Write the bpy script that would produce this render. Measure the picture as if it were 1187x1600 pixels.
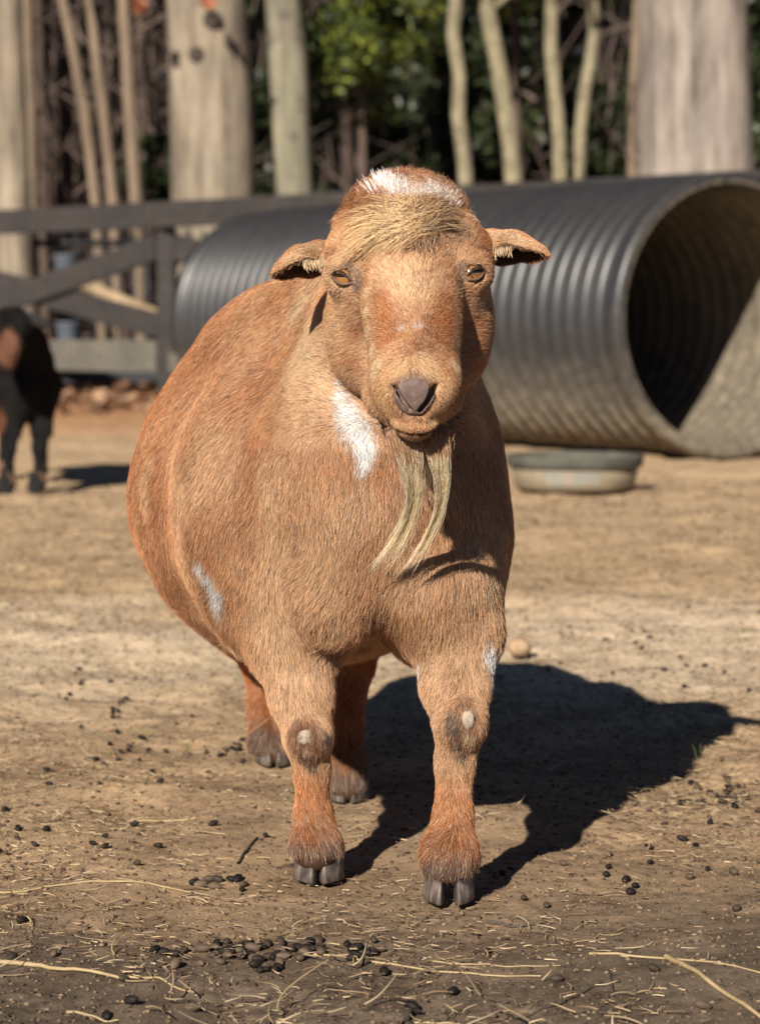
import bpy, math, random
import numpy as np
from mathutils import Vector, Matrix
from mathutils.bvhtree import BVHTree
from mathutils.kdtree import KDTree

for o in list(bpy.data.objects):
    bpy.data.objects.remove(o)
S = bpy.context.scene
COL = S.collection
rng = np.random.default_rng(7)
random.seed(7)
R = math.radians
PI = math.pi

# ------------------------------------------------------------------ camera, sky, sun, exposure
FPX = 85.0 / 36.0 * 1600.0
CAMZ = 0.5
PITCH = R(4.39)
cam_d = bpy.data.cameras.new('camera')
cam = bpy.data.objects.new('camera', cam_d)
COL.objects.link(cam)
cam.location = (0, 0, CAMZ)
cam.rotation_euler = (PI / 2 - PITCH, 0, 0)
cam_d.sensor_fit = 'VERTICAL'
cam_d.sensor_height = 36.0
cam_d.lens = 85.0
cam_d.clip_start = 0.05
cam_d.clip_end = 2000
cam_d.dof.use_dof = True
cam_d.dof.focus_distance = 2.04
cam_d.dof.aperture_fstop = 9.5
S.camera = cam

SUN_AZ, SUN_EL = R(20.0), R(28.5)          # shadows run to +y, turned towards +x
w = bpy.data.worlds.new('World')
S.world = w
w.use_nodes = True
nt = w.node_tree
nt.nodes.clear()
sky = nt.nodes.new('ShaderNodeTexSky')
sky.sky_type = 'NISHITA'
sky.sun_disc = False
sky.sun_elevation = SUN_EL
sky.sun_rotation = PI + SUN_AZ
sky.altitude = 1500
sky.air_density = 0.4
sky.dust_density = 0.0
bg = nt.nodes.new('ShaderNodeBackground')
bg.inputs[1].default_value = 0.05
wo = nt.nodes.new('ShaderNodeOutputWorld')
nt.links.new(sky.outputs[0], bg.inputs[0])
nt.links.new(bg.outputs[0], wo.inputs[0])
sd = bpy.data.lights.new('sun', 'SUN')
sd.energy = 5.0
sd.angle = R(0.53)
sd.color = (1.0, 0.93, 0.82)
sun = bpy.data.objects.new('sun', sd)
COL.objects.link(sun)
TOSUN = Vector((-math.sin(SUN_AZ) * math.cos(SUN_EL), -math.cos(SUN_AZ) * math.cos(SUN_EL), math.sin(SUN_EL)))
sun.rotation_euler = TOSUN.to_track_quat('Z', 'Y').to_euler()
sun.location = (-3, -6, 6)
S.view_settings.view_transform = 'Standard'
S.view_settings.look = 'None'
S.view_settings.exposure = 0.70
S.view_settings.gamma = 1
S.cycles.use_denoising = True
S.cycles.max_bounces = 6
S.cycles.diffuse_bounces = 3
S.cycles.glossy_bounces = 2
S.cycles.transmission_bounces = 4
S.cycles.transparent_max_bounces = 6
S.cycles.use_adaptive_sampling = False
try:
    S.cycles_curves.shape = 'RIBBONS'
    S.cycles_curves.subdivisions = 2
except Exception:
    pass

cP, sP = math.cos(PITCH), math.sin(PITCH)


def ray(u, v):
    a, b = (u - 593.5) / FPX, (v - 800.0) / FPX
    return np.array([a, cP - b * sP, -sP - b * cP])


def at(u, v, y):
    """world point seen at photo pixel (u, v) at depth y"""
    d = ray(u, v)
    return np.array([0, 0, CAMZ]) + d * (y / d[1])


def gnd(u, v):
    d = ray(u, v)
    return np.array([0, 0, CAMZ]) + d * (-CAMZ / d[2])


# ------------------------------------------------------------------ helpers
def link(o, parent=None):
    COL.objects.link(o)
    if parent is not None:
        o.parent = parent
    return o


def tag(o, label=None, cat=None, group=None, kind=None):
    if label: o['label'] = label
    if cat: o['category'] = cat
    if group: o['group'] = group
    if kind: o['kind'] = kind
    return o


def empty(name, loc, rz=0):
    o = bpy.data.objects.new(name, None)
    o.location = loc
    o.rotation_euler = (0, 0, rz)
    o.empty_display_size = 0.1
    return link(o)


def mesh_obj(name, V, F, mat, parent=None, smooth=True, base=None, vcol=None):
    """V world coords; base = parent's location to subtract"""
    V = np.asarray(V, dtype=np.float64)
    if base is not None:
        V = V - np.asarray(base)
    me = bpy.data.meshes.new(name)
    if isinstance(F, np.ndarray):
        n, k = F.shape
        me.vertices.add(len(V))
        me.vertices.foreach_set('co', V.astype(np.float32).ravel())
        me.loops.add(n * k)
        me.loops.foreach_set('vertex_index', F.astype(np.int32).ravel())
        me.polygons.add(n)
        me.polygons.foreach_set('loop_start', np.arange(0, n * k, k, dtype=np.int32))
        try:
            me.polygons.foreach_set('loop_total', np.full(n, k, dtype=np.int32))
        except Exception:
            pass
    else:
        me.from_pydata([tuple(p) for p in V], [], F)
    me.update(calc_edges=True)
    if smooth:
        me.polygons.foreach_set('use_smooth', np.ones(len(me.polygons), dtype=bool))
    if vcol is not None:
        a = me.color_attributes.new('col', 'FLOAT_COLOR', 'POINT')
        c = np.ones((len(V), 4), dtype=np.float32)
        c[:, :3] = vcol
        a.data.foreach_set('color', c.ravel())
    if mat: me.materials.append(mat)
    o = bpy.data.objects.new(name, me)
    return link(o, parent)


def curves_obj(name, P, rad, col, mat, parent=None, base=None):
    """P (N,k,3), rad (N,k), col (N,3)"""
    N, k, _ = P.shape
    cu = bpy.data.hair_curves.new(name)
    cu.add_curves([k] * N)
    Q = P - np.asarray(base) if base is not None else P
    cu.attributes['position'].data.foreach_set('vector', Q.astype(np.float32).ravel())
    ra = cu.attributes.get('radius') or cu.attributes.new('radius', 'FLOAT', 'POINT')
    ra.data.foreach_set('value', rad.astype(np.float32).ravel())
    ca = cu.attributes.new('col', 'FLOAT_COLOR', 'CURVE')
    c = np.ones((N, 4), dtype=np.float32)
    c[:, :3] = col
    ca.data.foreach_set('color', c.ravel())
    cu.materials.append(mat)
    o = bpy.data.objects.new(name, cu)
    return link(o, parent)


def hash3(i, j, k, seed=0):
    h = (i.astype(np.int64) * 374761393 + j.astype(np.int64) * 668265263 + k.astype(np.int64) * 2147483647 + seed * 974711) & 0xffffffff
    h = ((h ^ (h >> 13)) * 1274126177) & 0xffffffff
    h = ((h ^ (h >> 16)) * 2246822519) & 0xffffffff
    return ((h ^ (h >> 15)) & 0xffff) / 65535.0


def vnoise(p, scale, seed=0):
    """value noise in -1..1"""
    q = np.asarray(p, dtype=np.float64) * scale
    f = np.floor(q)
    t = q - f
    t = t * t * (3 - 2 * t)
    i, j, k = (f[..., 0].astype(np.int64), f[..., 1].astype(np.int64), f[..., 2].astype(np.int64))
    r = 0
    for a in (0, 1):
        for b in (0, 1):
            for c in (0, 1):
                wt = (t[..., 0] if a else 1 - t[..., 0]) * (t[..., 1] if b else 1 - t[..., 1]) * (t[..., 2] if c else 1 - t[..., 2])
                r = r + wt * hash3(i + a, j + b, k + c, seed)
    return r * 2 - 1


def norm(v):
    return v / np.maximum(np.linalg.norm(v, axis=-1, keepdims=True), 1e-9)


def sstep(a, b, x):
    t = np.clip((x - a) / (b - a), 0, 1)
    return t * t * (3 - 2 * t)


# materials -----------------------------------------------------------------
def mat_new(name):
    m = bpy.data.materials.new(name)
    m.use_nodes = True
    m.node_tree.nodes.clear()
    return m, m.node_tree


class NT:
    def __init__(s, name):
        s.m, s.t = mat_new(name)
        s.out = s.t.nodes.new('ShaderNodeOutputMaterial')

    def n(s, typ, **kw):
        nd = s.t.nodes.new(typ)
        for k, v in kw.items():
            setattr(nd, k, v)
        return nd

    def l(s, a, b):
        s.t.links.new(a, b)

    def tex(s, scale=1.0, obj=True, stretch=None, loc=None):
        tc = s.n('ShaderNodeTexCoord')
        mp = s.n('ShaderNodeMapping')
        s.l(tc.outputs['Object' if obj else 'Generated'], mp.inputs[0])
        st = stretch or (1, 1, 1)
        mp.inputs['Scale'].default_value = tuple(scale * a for a in st)
        if loc: mp.inputs['Location'].default_value = loc
        return mp.outputs[0]

    def noise(s, vec, scale, detail=6, rough=0.6):
        nd = s.n('ShaderNodeTexNoise')
        nd.inputs['Scale'].default_value = scale
        nd.inputs['Detail'].default_value = detail
        nd.inputs['Roughness'].default_value = rough
        s.l(vec, nd.inputs['Vector'])
        return nd.outputs[0]

    def ramp(s, fac, stops, interp='LINEAR'):
        nd = s.n('ShaderNodeValToRGB')
        cr = nd.color_ramp
        cr.interpolation = interp
        while len(cr.elements) < len(stops): cr.elements.new(0.5)
        for e, (p, c) in zip(cr.elements, stops):
            e.position = p
            e.color = (*c, 1) if len(c) == 3 else c
        s.l(fac, nd.inputs[0])
        return nd.outputs[0]

    def mix(s, fac, a, b, mode='MIX'):
        nd = s.n('ShaderNodeMix', data_type='RGBA', blend_type=mode)
        for sock, val in ((nd.inputs[0], fac), (nd.inputs[6], a), (nd.inputs[7], b)):
            if isinstance(val, (int, float)): sock.default_value = val
            elif isinstance(val, tuple): sock.default_value = (*val, 1)
            else: s.l(val, sock)
        return nd.outputs[2]

    def math(s, op, a, b=0.0, clamp=False):
        nd = s.n('ShaderNodeMath', operation=op, use_clamp=clamp)
        for sock, val in ((nd.inputs[0], a), (nd.inputs[1], b)):
            if isinstance(val, (int, float)): sock.default_value = val
            else: s.l(val, sock)
        return nd.outputs[0]

    def sep(s, vec):
        nd = s.n('ShaderNodeSeparateXYZ')
        s.l(vec, nd.inputs[0])
        return nd.outputs

    def bump(s, h, strength=0.5, dist=0.01):
        nd = s.n('ShaderNodeBump')
        nd.inputs['Strength'].default_value = strength
        nd.inputs['Distance'].default_value = dist
        s.l(h, nd.inputs['Height'])
        return nd.outputs[0]

    def pbr(s, col, rough=0.8, bump=None, spec=0.3, **kw):
        b = s.n('ShaderNodeBsdfPrincipled')
        for key, val in (('Base Color', col), ('Roughness', rough), ('Specular IOR Level', spec)):
            if isinstance(val, (int, float)): b.inputs[key].default_value = val
            elif isinstance(val, tuple): b.inputs[key].default_value = (*val, 1)
            else: s.l(val, b.inputs[key])
        for k, v in kw.items():
            b.inputs[k.replace('_', ' ')].default_value = v
        if bump is not None: s.l(bump, b.inputs['Normal'])
        s.l(b.outputs[0], s.out.inputs[0])
        return s.m


def fur_mat(name, gloss=0.10, root=0.62, rough=0.35, tip=1.12):
    rc = (.50, .30, .17) if root == 0.8 else (root,) * 3
    q = NT(name)
    at_ = q.n('ShaderNodeAttribute', attribute_name='col')
    hi = q.n('ShaderNodeHairInfo')
    g = q.ramp(hi.outputs['Intercept'], [(0.0, rc), (0.2 if root == .8 else 0.0001, rc), (0.6 if root != .8 else .29, (1.0,) * 3), (1.0, (tip,) * 3)])
    c = q.mix(1.0, at_.outputs[0], g, 'MULTIPLY')
    d = q.n('ShaderNodeBsdfDiffuse')
    q.l(c, d.inputs[0])
    t = q.n('ShaderNodeBsdfTranslucent')
    q.l(c, t.inputs[0])
    h = q.n('ShaderNodeBsdfHair', component='Reflection')
    h.inputs['Color'].default_value = (1.0, 0.96, 0.9, 1)
    h.inputs['RoughnessU'].default_value = rough
    h.inputs['RoughnessV'].default_value = 0.8
    m1 = q.n('ShaderNodeMixShader')
    m1.inputs[0].default_value = 0.42 if root == 0.8 else 0.07
    q.l(d.outputs[0], m1.inputs[1]); q.l(t.outputs[0], m1.inputs[2])
    m2 = q.n('ShaderNodeMixShader')
    m2.inputs[0].default_value = gloss
    q.l(m1.outputs[0], m2.inputs[1]); q.l(h.outputs[0], m2.inputs[2])
    q.l(m2.outputs[0], q.out.inputs[0])
    return q.m


def vcol_mat(name, rough=0.9, spec=0.2, bumpscale=None, bs=0.3):
    q = NT(name)
    a = q.n('ShaderNodeAttribute', attribute_name='col')
    b = None
    if bumpscale:
        b = q.bump(q.noise(q.tex(), bumpscale), bs, 0.002)
    return q.pbr(a.outputs[0], rough, b, spec)


FUR = fur_mat('goat_fur', gloss=.075, root=.34, tip=1.3)
FURBLACK = fur_mat('black_fur', gloss=0.02)
LONGHAIR = fur_mat('long_hair', gloss=0.12, root=0.55)
BEARDM = fur_mat('beard_hair', gloss=0.12, root=0.8)
SKIN = vcol_mat('goat_skin')

# ------------------------------------------------------------------ signed distance modelling
class SDF:
    def __init__(s, xs, ys, zs):
        s.ax = [np.asarray(a, dtype=np.float32) for a in (xs, ys, zs)]
        s.V = np.full([len(a) for a in s.ax], 1.0, dtype=np.float32)

    def box(s, lo, hi):
        sl = []
        for a, l, h in zip(s.ax, lo, hi):
            i0 = int(np.searchsorted(a, l)); i1 = int(np.searchsorted(a, h))
            sl.append(slice(max(i0 - 1, 0), min(i1 + 1, len(a))))
        return tuple(sl)

    def pts(s, sl):
        return np.meshgrid(s.ax[0][sl[0]], s.ax[1][sl[1]], s.ax[2][sl[2]], indexing='ij')

    def comb(s, sl, d, k, sub=False):
        a = s.V[sl]
        if sub:
            d = -d
            h = np.clip(0.5 + 0.5 * (a - d) / k, 0, 1)      # smooth max
            s.V[sl] = d * (1 - h) + a * h + k * h * (1 - h)
        else:
            h = np.clip(0.5 + 0.5 * (a - d) / k, 0, 1)
            s.V[sl] = a * (1 - h) + d * h - k * h * (1 - h)

    def ell(s, c, r, k=0.02, rot=None, sub=False):
        c = np.asarray(c, float); r = np.asarray(r, float) * np.ones(3)
        m = float(max(r)) + k + 0.012
        sl = s.box(c - m, c + m)
        X, Y, Z = s.pts(sl)
        p = [X - c[0], Y - c[1], Z - c[2]]
        if rot is not None:
            M = np.array(rot).T   # world->local
            p = [M[i][0] * p[0] + M[i][1] * p[1] + M[i][2] * p[2] for i in range(3)]
        k0 = np.sqrt(sum((p[i] / r[i]) ** 2 for i in range(3)))
        k1 = np.sqrt(sum((p[i] / r[i] ** 2) ** 2 for i in range(3))) + 1e-6
        s.comb(sl, k0 * (k0 - 1) / k1, k, sub)

    def cone(s, a, b, ra, rb, k=0.015, sub=False):
        a = np.asarray(a, float); b = np.asarray(b, float)
        m = max(ra, rb) + k + 0.012
        sl = s.box(np.minimum(a, b) - m, np.maximum(a, b) + m)
        X, Y, Z = s.pts(sl)
        ab = b - a
        L2 = float(ab @ ab) + 1e-12
        h = np.clip(((X - a[0]) * ab[0] + (Y - a[1]) * ab[1] + (Z - a[2]) * ab[2]) / L2, 0, 1)
        d = np.sqrt((X - a[0] - h * ab[0]) ** 2 + (Y - a[1] - h * ab[1]) ** 2 + (Z - a[2] - h * ab[2]) ** 2) - (ra + (rb - ra) * h)
        s.comb(sl, d, k, sub)

    def chain(s, pts, k=0.015, first_k=None):
        for i in range(len(pts) - 1):
            (a, ra), (b, rb) = pts[i], pts[i + 1]
            s.cone(a, b, ra, rb, (first_k if (i == 0 and first_k) else k))

    def mesh(s):
        V = s.V
        nx, ny, nz = V.shape
        ins = V < 0
        acc = {}
        cid = lambda i, j, k: (i.astype(np.int64) * ny + j) * nz + k
        ids_all, pos_all, quads = [], [], []
        for ax in range(3):
            sa = [slice(None)] * 3; sb = [slice(None)] * 3
            sa[ax] = slice(0, -1); sb[ax] = slice(1, None)
            A, B = V[tuple(sa)], V[tuple(sb)]
            cr = (A < 0) != (B < 0)
            idx = np.argwhere(cr)
            o1, o2 = (ax + 1) % 3, (ax + 2) % 3
            dims = [nx, ny, nz]
            ok = (idx[:, o1] > 0) & (idx[:, o2] > 0) & (idx[:, o1] < dims[o1] - 1) & (idx[:, o2] < dims[o2] - 1)
            idx = idx[ok]
            if not len(idx): continue
            a = A[tuple(idx.T)].astype(float); b = B[tuple(idx.T)].astype(float)
            t = a / (a - b)
            P = np.stack([s.ax[d][idx[:, d]].astype(float) for d in range(3)], 1)
            P[:, ax] += t * (s.ax[ax][idx[:, ax] + 1] - s.ax[ax][idx[:, ax]])
            cells = []
            for (d1, d2) in ((0, 0), (-1, 0), (-1, -1), (0, -1)):
                c = idx.copy(); c[:, o1] += d1; c[:, o2] += d2
                cc = cid(c[:, 0], c[:, 1], c[:, 2])
                cells.append(cc); ids_all.append(cc); pos_all.append(P)
            q = np.stack(cells, 1)
            flip = a > 0
            q[flip] = q[flip][:, ::-1]
            quads.append(q)
        ids = np.concatenate(ids_all); pos = np.concatenate(pos_all)
        uq, inv = np.unique(ids, return_inverse=True)
        cnt = np.bincount(inv)
        VV = np.stack([np.bincount(inv, weights=pos[:, d]) / cnt for d in range(3)], 1)
        Q = np.concatenate(quads)
        F = np.searchsorted(uq, Q)
        return VV, F


def relax(V, F, it=1, lam=0.5):
    for _ in range(it):
        s = np.zeros_like(V); c = np.zeros(len(V))
        for a in range(F.shape[1]):
            b = (a + 1) % F.shape[1]
            for d in range(3):
                s[:, d] += np.bincount(F[:, a], weights=V[F[:, b], d], minlength=len(V))
                s[:, d] += np.bincount(F[:, b], weights=V[F[:, a], d], minlength=len(V))
            c += np.bincount(F[:, a], minlength=len(V)) + np.bincount(F[:, b], minlength=len(V))
        V = V * (1 - lam) + lam * s / np.maximum(c, 1)[:, None]
    return V


def vnormals(V, F):
    e1 = V[F[:, 2]] - V[F[:, 0]]
    e2 = V[F[:, 3]] - V[F[:, 1]]
    fn = np.cross(e1, e2)
    N = np.zeros_like(V)
    for a in range(4):
        for d in range(3):
            N[:, d] += np.bincount(F[:, a], weights=fn[:, d], minlength=len(V))
    return norm(N)


def axis(segs):
    out = []
    for a, b, h in segs:
        n = max(1, int(round((b - a) / h)))
        out.append(np.linspace(a, b, n, endpoint=False))
    out.append(np.array([segs[-1][1]]))
    return np.concatenate(out)


def sample_mesh(V, F, N, n, density):
    """random points on quads, area * density weighted"""
    T = np.concatenate([F[:, [0, 1, 2]], F[:, [0, 2, 3]]])
    a, b, c = V[T[:, 0]], V[T[:, 1]], V[T[:, 2]]
    area = np.linalg.norm(np.cross(b - a, c - a), axis=1)
    cen = (a + b + c) / 3
    wgt = area * density(cen)
    wgt = wgt / wgt.sum()
    pick = rng.choice(len(T), size=n, p=wgt)
    r1 = np.sqrt(rng.random(n)); r2 = rng.random(n)
    w0, w1, w2 = 1 - r1, r1 * (1 - r2), r1 * r2
    P = w0[:, None] * a[pick] + w1[:, None] * b[pick] + w2[:, None] * c[pick]
    Nn = norm(w0[:, None] * N[T[pick, 0]] + w1[:, None] * N[T[pick, 1]] + w2[:, None] * N[T[pick, 2]])
    return P, Nn


def grow(P, N, D, L, lift, K=5, curl=0.0, rad=0.00022, tipr=0.25, jit=0.16, clump=None, droop=0.0):
    """strands from roots P with normals N along D; returns (n,K,3),(n,K)"""
    n = len(P)
    D = D + rng.normal(size=D.shape) * jit
    T = norm(D - (D * N).sum(1, keepdims=True) * N)
    lf = lift * (1 + rng.normal(size=n) * 0.25)
    ts = np.linspace(0, 1, K)
    out = np.empty((n, K, 3))
    for i, t in enumerate(ts):
        a = lf * (1 - 0.75 * t * (1 if droop == 0 else 1))
        # position integrates a bending direction
        ang = lf * (1 - 0.45 * t)
        out[:, i] = P + (L * t)[:, None] * (np.cos(ang)[:, None] * T + np.sin(ang)[:, None] * N)
        if droop:
            out[:, i, 2] -= droop * L * t * t
    if clump:
        m = max(8, int(n / clump))
        cs = rng.choice(n, m, replace=False)
        kd = KDTree(m)
        for q, ci in enumerate(cs): kd.insert(P[ci], q)
        kd.balance()
        near = np.fromiter((kd.find(p)[1] for p in P), dtype=np.int64, count=n)
        ctr = out[cs[near]]
        st = rng.uniform(0.0, 0.5, n)
        for i, t in enumerate(ts):
            f = (t ** 1.5 * st)[:, None]
            tgt = ctr[:, i] + (P - ctr[:, 0]) * 0.25
            out[:, i] = out[:, i] * (1 - f) + tgt * f
    rr = rad * (1 + rng.normal(size=n) * 0.15)
    prof = np.array([1 - (1 - tipr) * t ** 1.5 for t in ts])
    return out, np.maximum(rr, rad * 0.4)[:, None] * prof[None]

# ------------------------------------------------------------------ ground
def ground_z(x, y):
    x = np.asarray(x, float); y = np.asarray(y, float)
    p = np.stack([x, y, np.zeros_like(x)], -1)
    z = 0.012 * vnoise(p, 3.1, 1) + 0.007 * vnoise(p, 9.0, 2) + 0.0026 * vnoise(p, 27.0, 3)
    rough = 0.5 + 0.5 * sstep(-0.2, 0.5, vnoise(p, 2.3, 9))
    z += rough * (0.0030 * vnoise(p, 70.0, 4) + 0.0014 * vnoise(p, 140.0, 5))
    flat = np.exp(-(((x - 0.0) / 0.16) ** 2 + ((y - 2.18) / 0.22) ** 2)) + np.exp(-(((x + .07) / 0.12) ** 2 + ((y - 2.62) / 0.2) ** 2))
    return z * (1 - 0.75 * np.clip(flat, 0, 1)) - 0.004


xs = axis([(-300, -40, 20), (-40, -8, 1.0), (-8, -2.2, 0.12), (-2.2, -0.65, 0.02), (-0.65, 0.65, 0.0065), (0.65, 2.2, 0.02), (2.2, 8, 0.12), (8, 40, 1.0), (40, 300, 20)])
ys = axis([(-120, -10, 10), (-10, 0, 0.5), (0, 1.4, 0.05), (1.4, 3.4, 0.0065), (3.4, 6, 0.018), (6, 12, 0.06), (12, 40, 0.4), (40, 420, 12)])
GX, GY = np.meshgrid(xs, ys, indexing='ij')
GZ = ground_z(GX, GY)
nX, nY = GX.shape
ii = np.arange(nX * nY).reshape(nX, nY)
GF = np.stack([ii[:-1, :-1].ravel(), ii[1:, :-1].ravel(), ii[1:, 1:].ravel(), ii[:-1, 1:].ravel()], 1)
GV = np.stack([GX.ravel(), GY.ravel(), GZ.ravel()], 1)

q = NT('paddock_dirt')
vec = q.tex()
X_, Y_, Z_ = q.sep(vec)
big = q.noise(vec, 1.7, 5)
mid = q.noise(vec, 9, 7, 0.65)
fine = q.noise(vec, 75, 8, 0.7)
vfine = q.noise(vec, 320, 4, 0.7)
# wavy depth coordinate
Yw = q.math('ADD', Y_, q.math('MULTIPLY', q.math('SUBTRACT', big, 0.5), 1.1))
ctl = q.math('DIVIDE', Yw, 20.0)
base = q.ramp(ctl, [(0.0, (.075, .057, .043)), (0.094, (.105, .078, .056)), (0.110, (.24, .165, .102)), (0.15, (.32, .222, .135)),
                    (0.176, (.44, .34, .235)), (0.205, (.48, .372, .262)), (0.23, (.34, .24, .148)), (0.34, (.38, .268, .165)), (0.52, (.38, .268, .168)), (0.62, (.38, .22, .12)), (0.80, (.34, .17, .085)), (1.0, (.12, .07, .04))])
patch = q.ramp(mid, [(0.36, (0.72, 0.68, 0.64)), (0.50, (1.05, 1.05, 1.05)), (0.66, (1.35, 1.33, 1.28))])
c1 = q.mix(0.85, base, patch, 'MULTIPLY')
sp = q.ramp(fine, [(0.34, (0.50, 0.47, 0.45)), (0.45, (1.0, 1.0, 1.0)), (0.58, (1.2, 1.18, 1.15)), (0.72, (1.55, 1.5, 1.4))])
c2 = q.mix(0.9, c1, sp, 'MULTIPLY')
sp2 = q.ramp(vfine, [(0.35, (0.80, 0.80, 0.80)), (0.6, (1.25, 1.25, 1.25))])
c3 = q.mix(0.8, c2, sp2, 'MULTIPLY')
hgt = q.math('ADD', q.math('MULTIPLY', fine, 1.0), q.math('MULTIPLY', vfine, 0.4))
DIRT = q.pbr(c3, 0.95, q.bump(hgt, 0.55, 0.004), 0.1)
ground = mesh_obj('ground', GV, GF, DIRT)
tag(ground, 'trampled brown dirt and straw ground of the paddock', 'ground', kind='structure')

# scattered litter -----------------------------------------------------------
def scatter_xy(n, y0, y1, pw=1.0, margin=2.1):
    """even in the view's depth: denser close by, always wider than the frame"""
    t = rng.random(n)
    y = y0 * (y1 / y0) ** (t ** pw)
    x = rng.uniform(-1, 1, n) * y * 0.165 * margin
    return x, y


def litter(name, n, y0, y1, Lr, rad, cols, label, cat, up=0.15, K=4, mask=None, bend=0.25, pw=1.0):
    x, y = scatter_xy(n, y0, y1, pw)
    if mask is not None:
        keep = mask(x, y); x, y = x[keep], y[keep]
    n = len(x)
    L = rng.uniform(Lr[0], Lr[1], n) * (0.5 + rng.random(n))
    th = rng.uniform(0, 2 * PI, n)
    # straw lies mostly across the view
    el = np.abs(rng.normal(size=n)) * up
    d = np.stack([np.cos(th) * np.cos(el), np.sin(th) * np.cos(el), np.sin(el)], 1)
    side = np.stack([-np.sin(th), np.cos(th), np.zeros(n)], 1)
    bz = rng.normal(size=n) * bend
    P = np.empty((n, K, 3))
    for i in range(K):
        t = i / (K - 1)
        pp = np.stack([x, y, np.zeros(n)], 1) + d * (L * t)[:, None] + side * (L * bz * t * t)[:, None]
        gz = ground_z(pp[:, 0], pp[:, 1])
        pp[:, 2] = np.maximum(gz + rad * 0.6, gz * .5 + pp[:, 2] + 0.0005)
        P[:, i] = pp
    c = np.array(cols)[rng.integers(0, len(cols), n)] * rng.uniform(0.6, 1.25, n)[:, None]
    rr = rad * rng.uniform(0.5, 1.4, n)[:, None] * np.array([1, 1, .85, .45][:K])[None] * np.maximum(1, y / 3.2)[:, None]
    o = curves_obj(name, P, rr, c, STRAWM)
    return tag(o, label, cat, kind='stuff')


q = NT('straw')
a_ = q.n('ShaderNodeAttribute', attribute_name='col')
STRAWM = q.pbr(a_.outputs[0], 0.6, None, 0.3)


def nmask(scale, lo, seed):
    def f(x, y):
        p = np.stack([x, y, np.zeros_like(x)], 1)
        v = vnoise(p, scale, seed) + 0.5 * vnoise(p, scale * 3, seed + 1)
        return rng.random(len(x)) < sstep(lo, lo + 0.7, v)
    return f


STR = [(.36, .25, .14), (.42, .31, .18), (.27, .18, .10), (.20, .13, .075), (.14, .09, .05), (.46, .36, .23)]
litter('straw_litter', 34000, 1.6, 7.0, (.003, .012), .00042, STR, 'chopped straw and dry stems strewn over the dirt', 'straw', mask=nmask(3.4, -0.15, 31), bend=.6, pw=.85)
litter('straw_litter', 60000, 2.15, 5.5, (.003, .011), .00040, STR, 'fine matted straw trodden into the dirt around the goat', 'straw', mask=nmask(1.9, -0.35, 131), bend=.6, pw=.8)
litter('dry_grass', 1100, 1.6, 4.2, (.010, .030), .0006, [(.40, .31, .20), (.34, .25, .15), (.27, .19, .11)], 'curled pale dry grass blades lying in the dirt', 'dry grass', up=0.4, mask=nmask(3.0, -0.2, 41), bend=.9)
litter('green_grass', 900, 2.75, 5.5, (.006, .016), .0007, [(.10, .15, .03), (.14, .19, .05)], 'sparse green grass sprouts in the dirt', 'grass', up=0.9, mask=nmask(4.0, 0.25, 57))


def lumps(name, n, y0, y1, size, cols, mat, label, cat, flat=0.7, mask=None, pw=1.0, grow_far=3.0):
    x, y = scatter_xy(n, y0, y1, pw)
    if mask is not None:
        k = mask(x, y); x, y = x[k], y[k]
    n = len(x)
    oct_ = np.array([(1, 0, 0), (0, 1, 0), (-1, 0, 0), (0, -1, 0), (0, 0, 1), (0, 0, -1),
                     (.6, .6, .55), (-.6, .6, .5), (-.6, -.6, .55), (.6, -.6, .5)], float)
    F = np.array([(4, 6, 7), (4, 7, 8), (4, 8, 9), (4, 9, 6), (6, 0, 1), (6, 1, 7), (7, 1, 2), (7, 2, 8), (8, 2, 3), (8, 3, 9), (9, 3, 0), (9, 0, 6),
                  (5, 1, 0), (5, 2, 1), (5, 3, 2), (5, 0, 3)])
    s = size * (0.35 + rng.random(n) ** 2 * 1.3) * np.maximum(1, y / grow_far)
    V = oct_[None] * (1 + rng.normal(size=(n, 10, 1)) * 0.22) * s[:, None, None]
    th = rng.uniform(0, 2 * PI, n)
    c, sn = np.cos(th)[:, None], np.sin(th)[:, None]
    vx, vy = V[..., 0] * 1.25, V[..., 1] * .85
    V = np.stack([vx * c - vy * sn, vx * sn + vy * c, V[..., 2] * flat], -1)
    V += np.stack([x, y, ground_z(x, y) + s * 0.12], 1)[:, None]
    FF = (F[None] + (np.arange(n) * 10)[:, None, None]).reshape(-1, 3)
    cc = np.array(cols)[rng.integers(0, len(cols), n)] * rng.uniform(.7, 1.25, n)[:, None]
    o = mesh_obj(name, V.reshape(-1, 3), FF, mat, vcol=np.repeat(cc, 10, axis=0), smooth=False)
    return tag(o, label, cat, kind='stuff')


CRUMB = vcol_mat('soil_crumb', 0.95, 0.1)
lumps('soil_crumbs', 56000, 1.6, 8.0, .0016, [(.11, .075, .05), (.17, .12, .08), (.22, .16, .105), (.08, .055, .04), (.06, .045, .035)], CRUMB, 'crumbs and clods of loose brown soil', 'soil')

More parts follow.
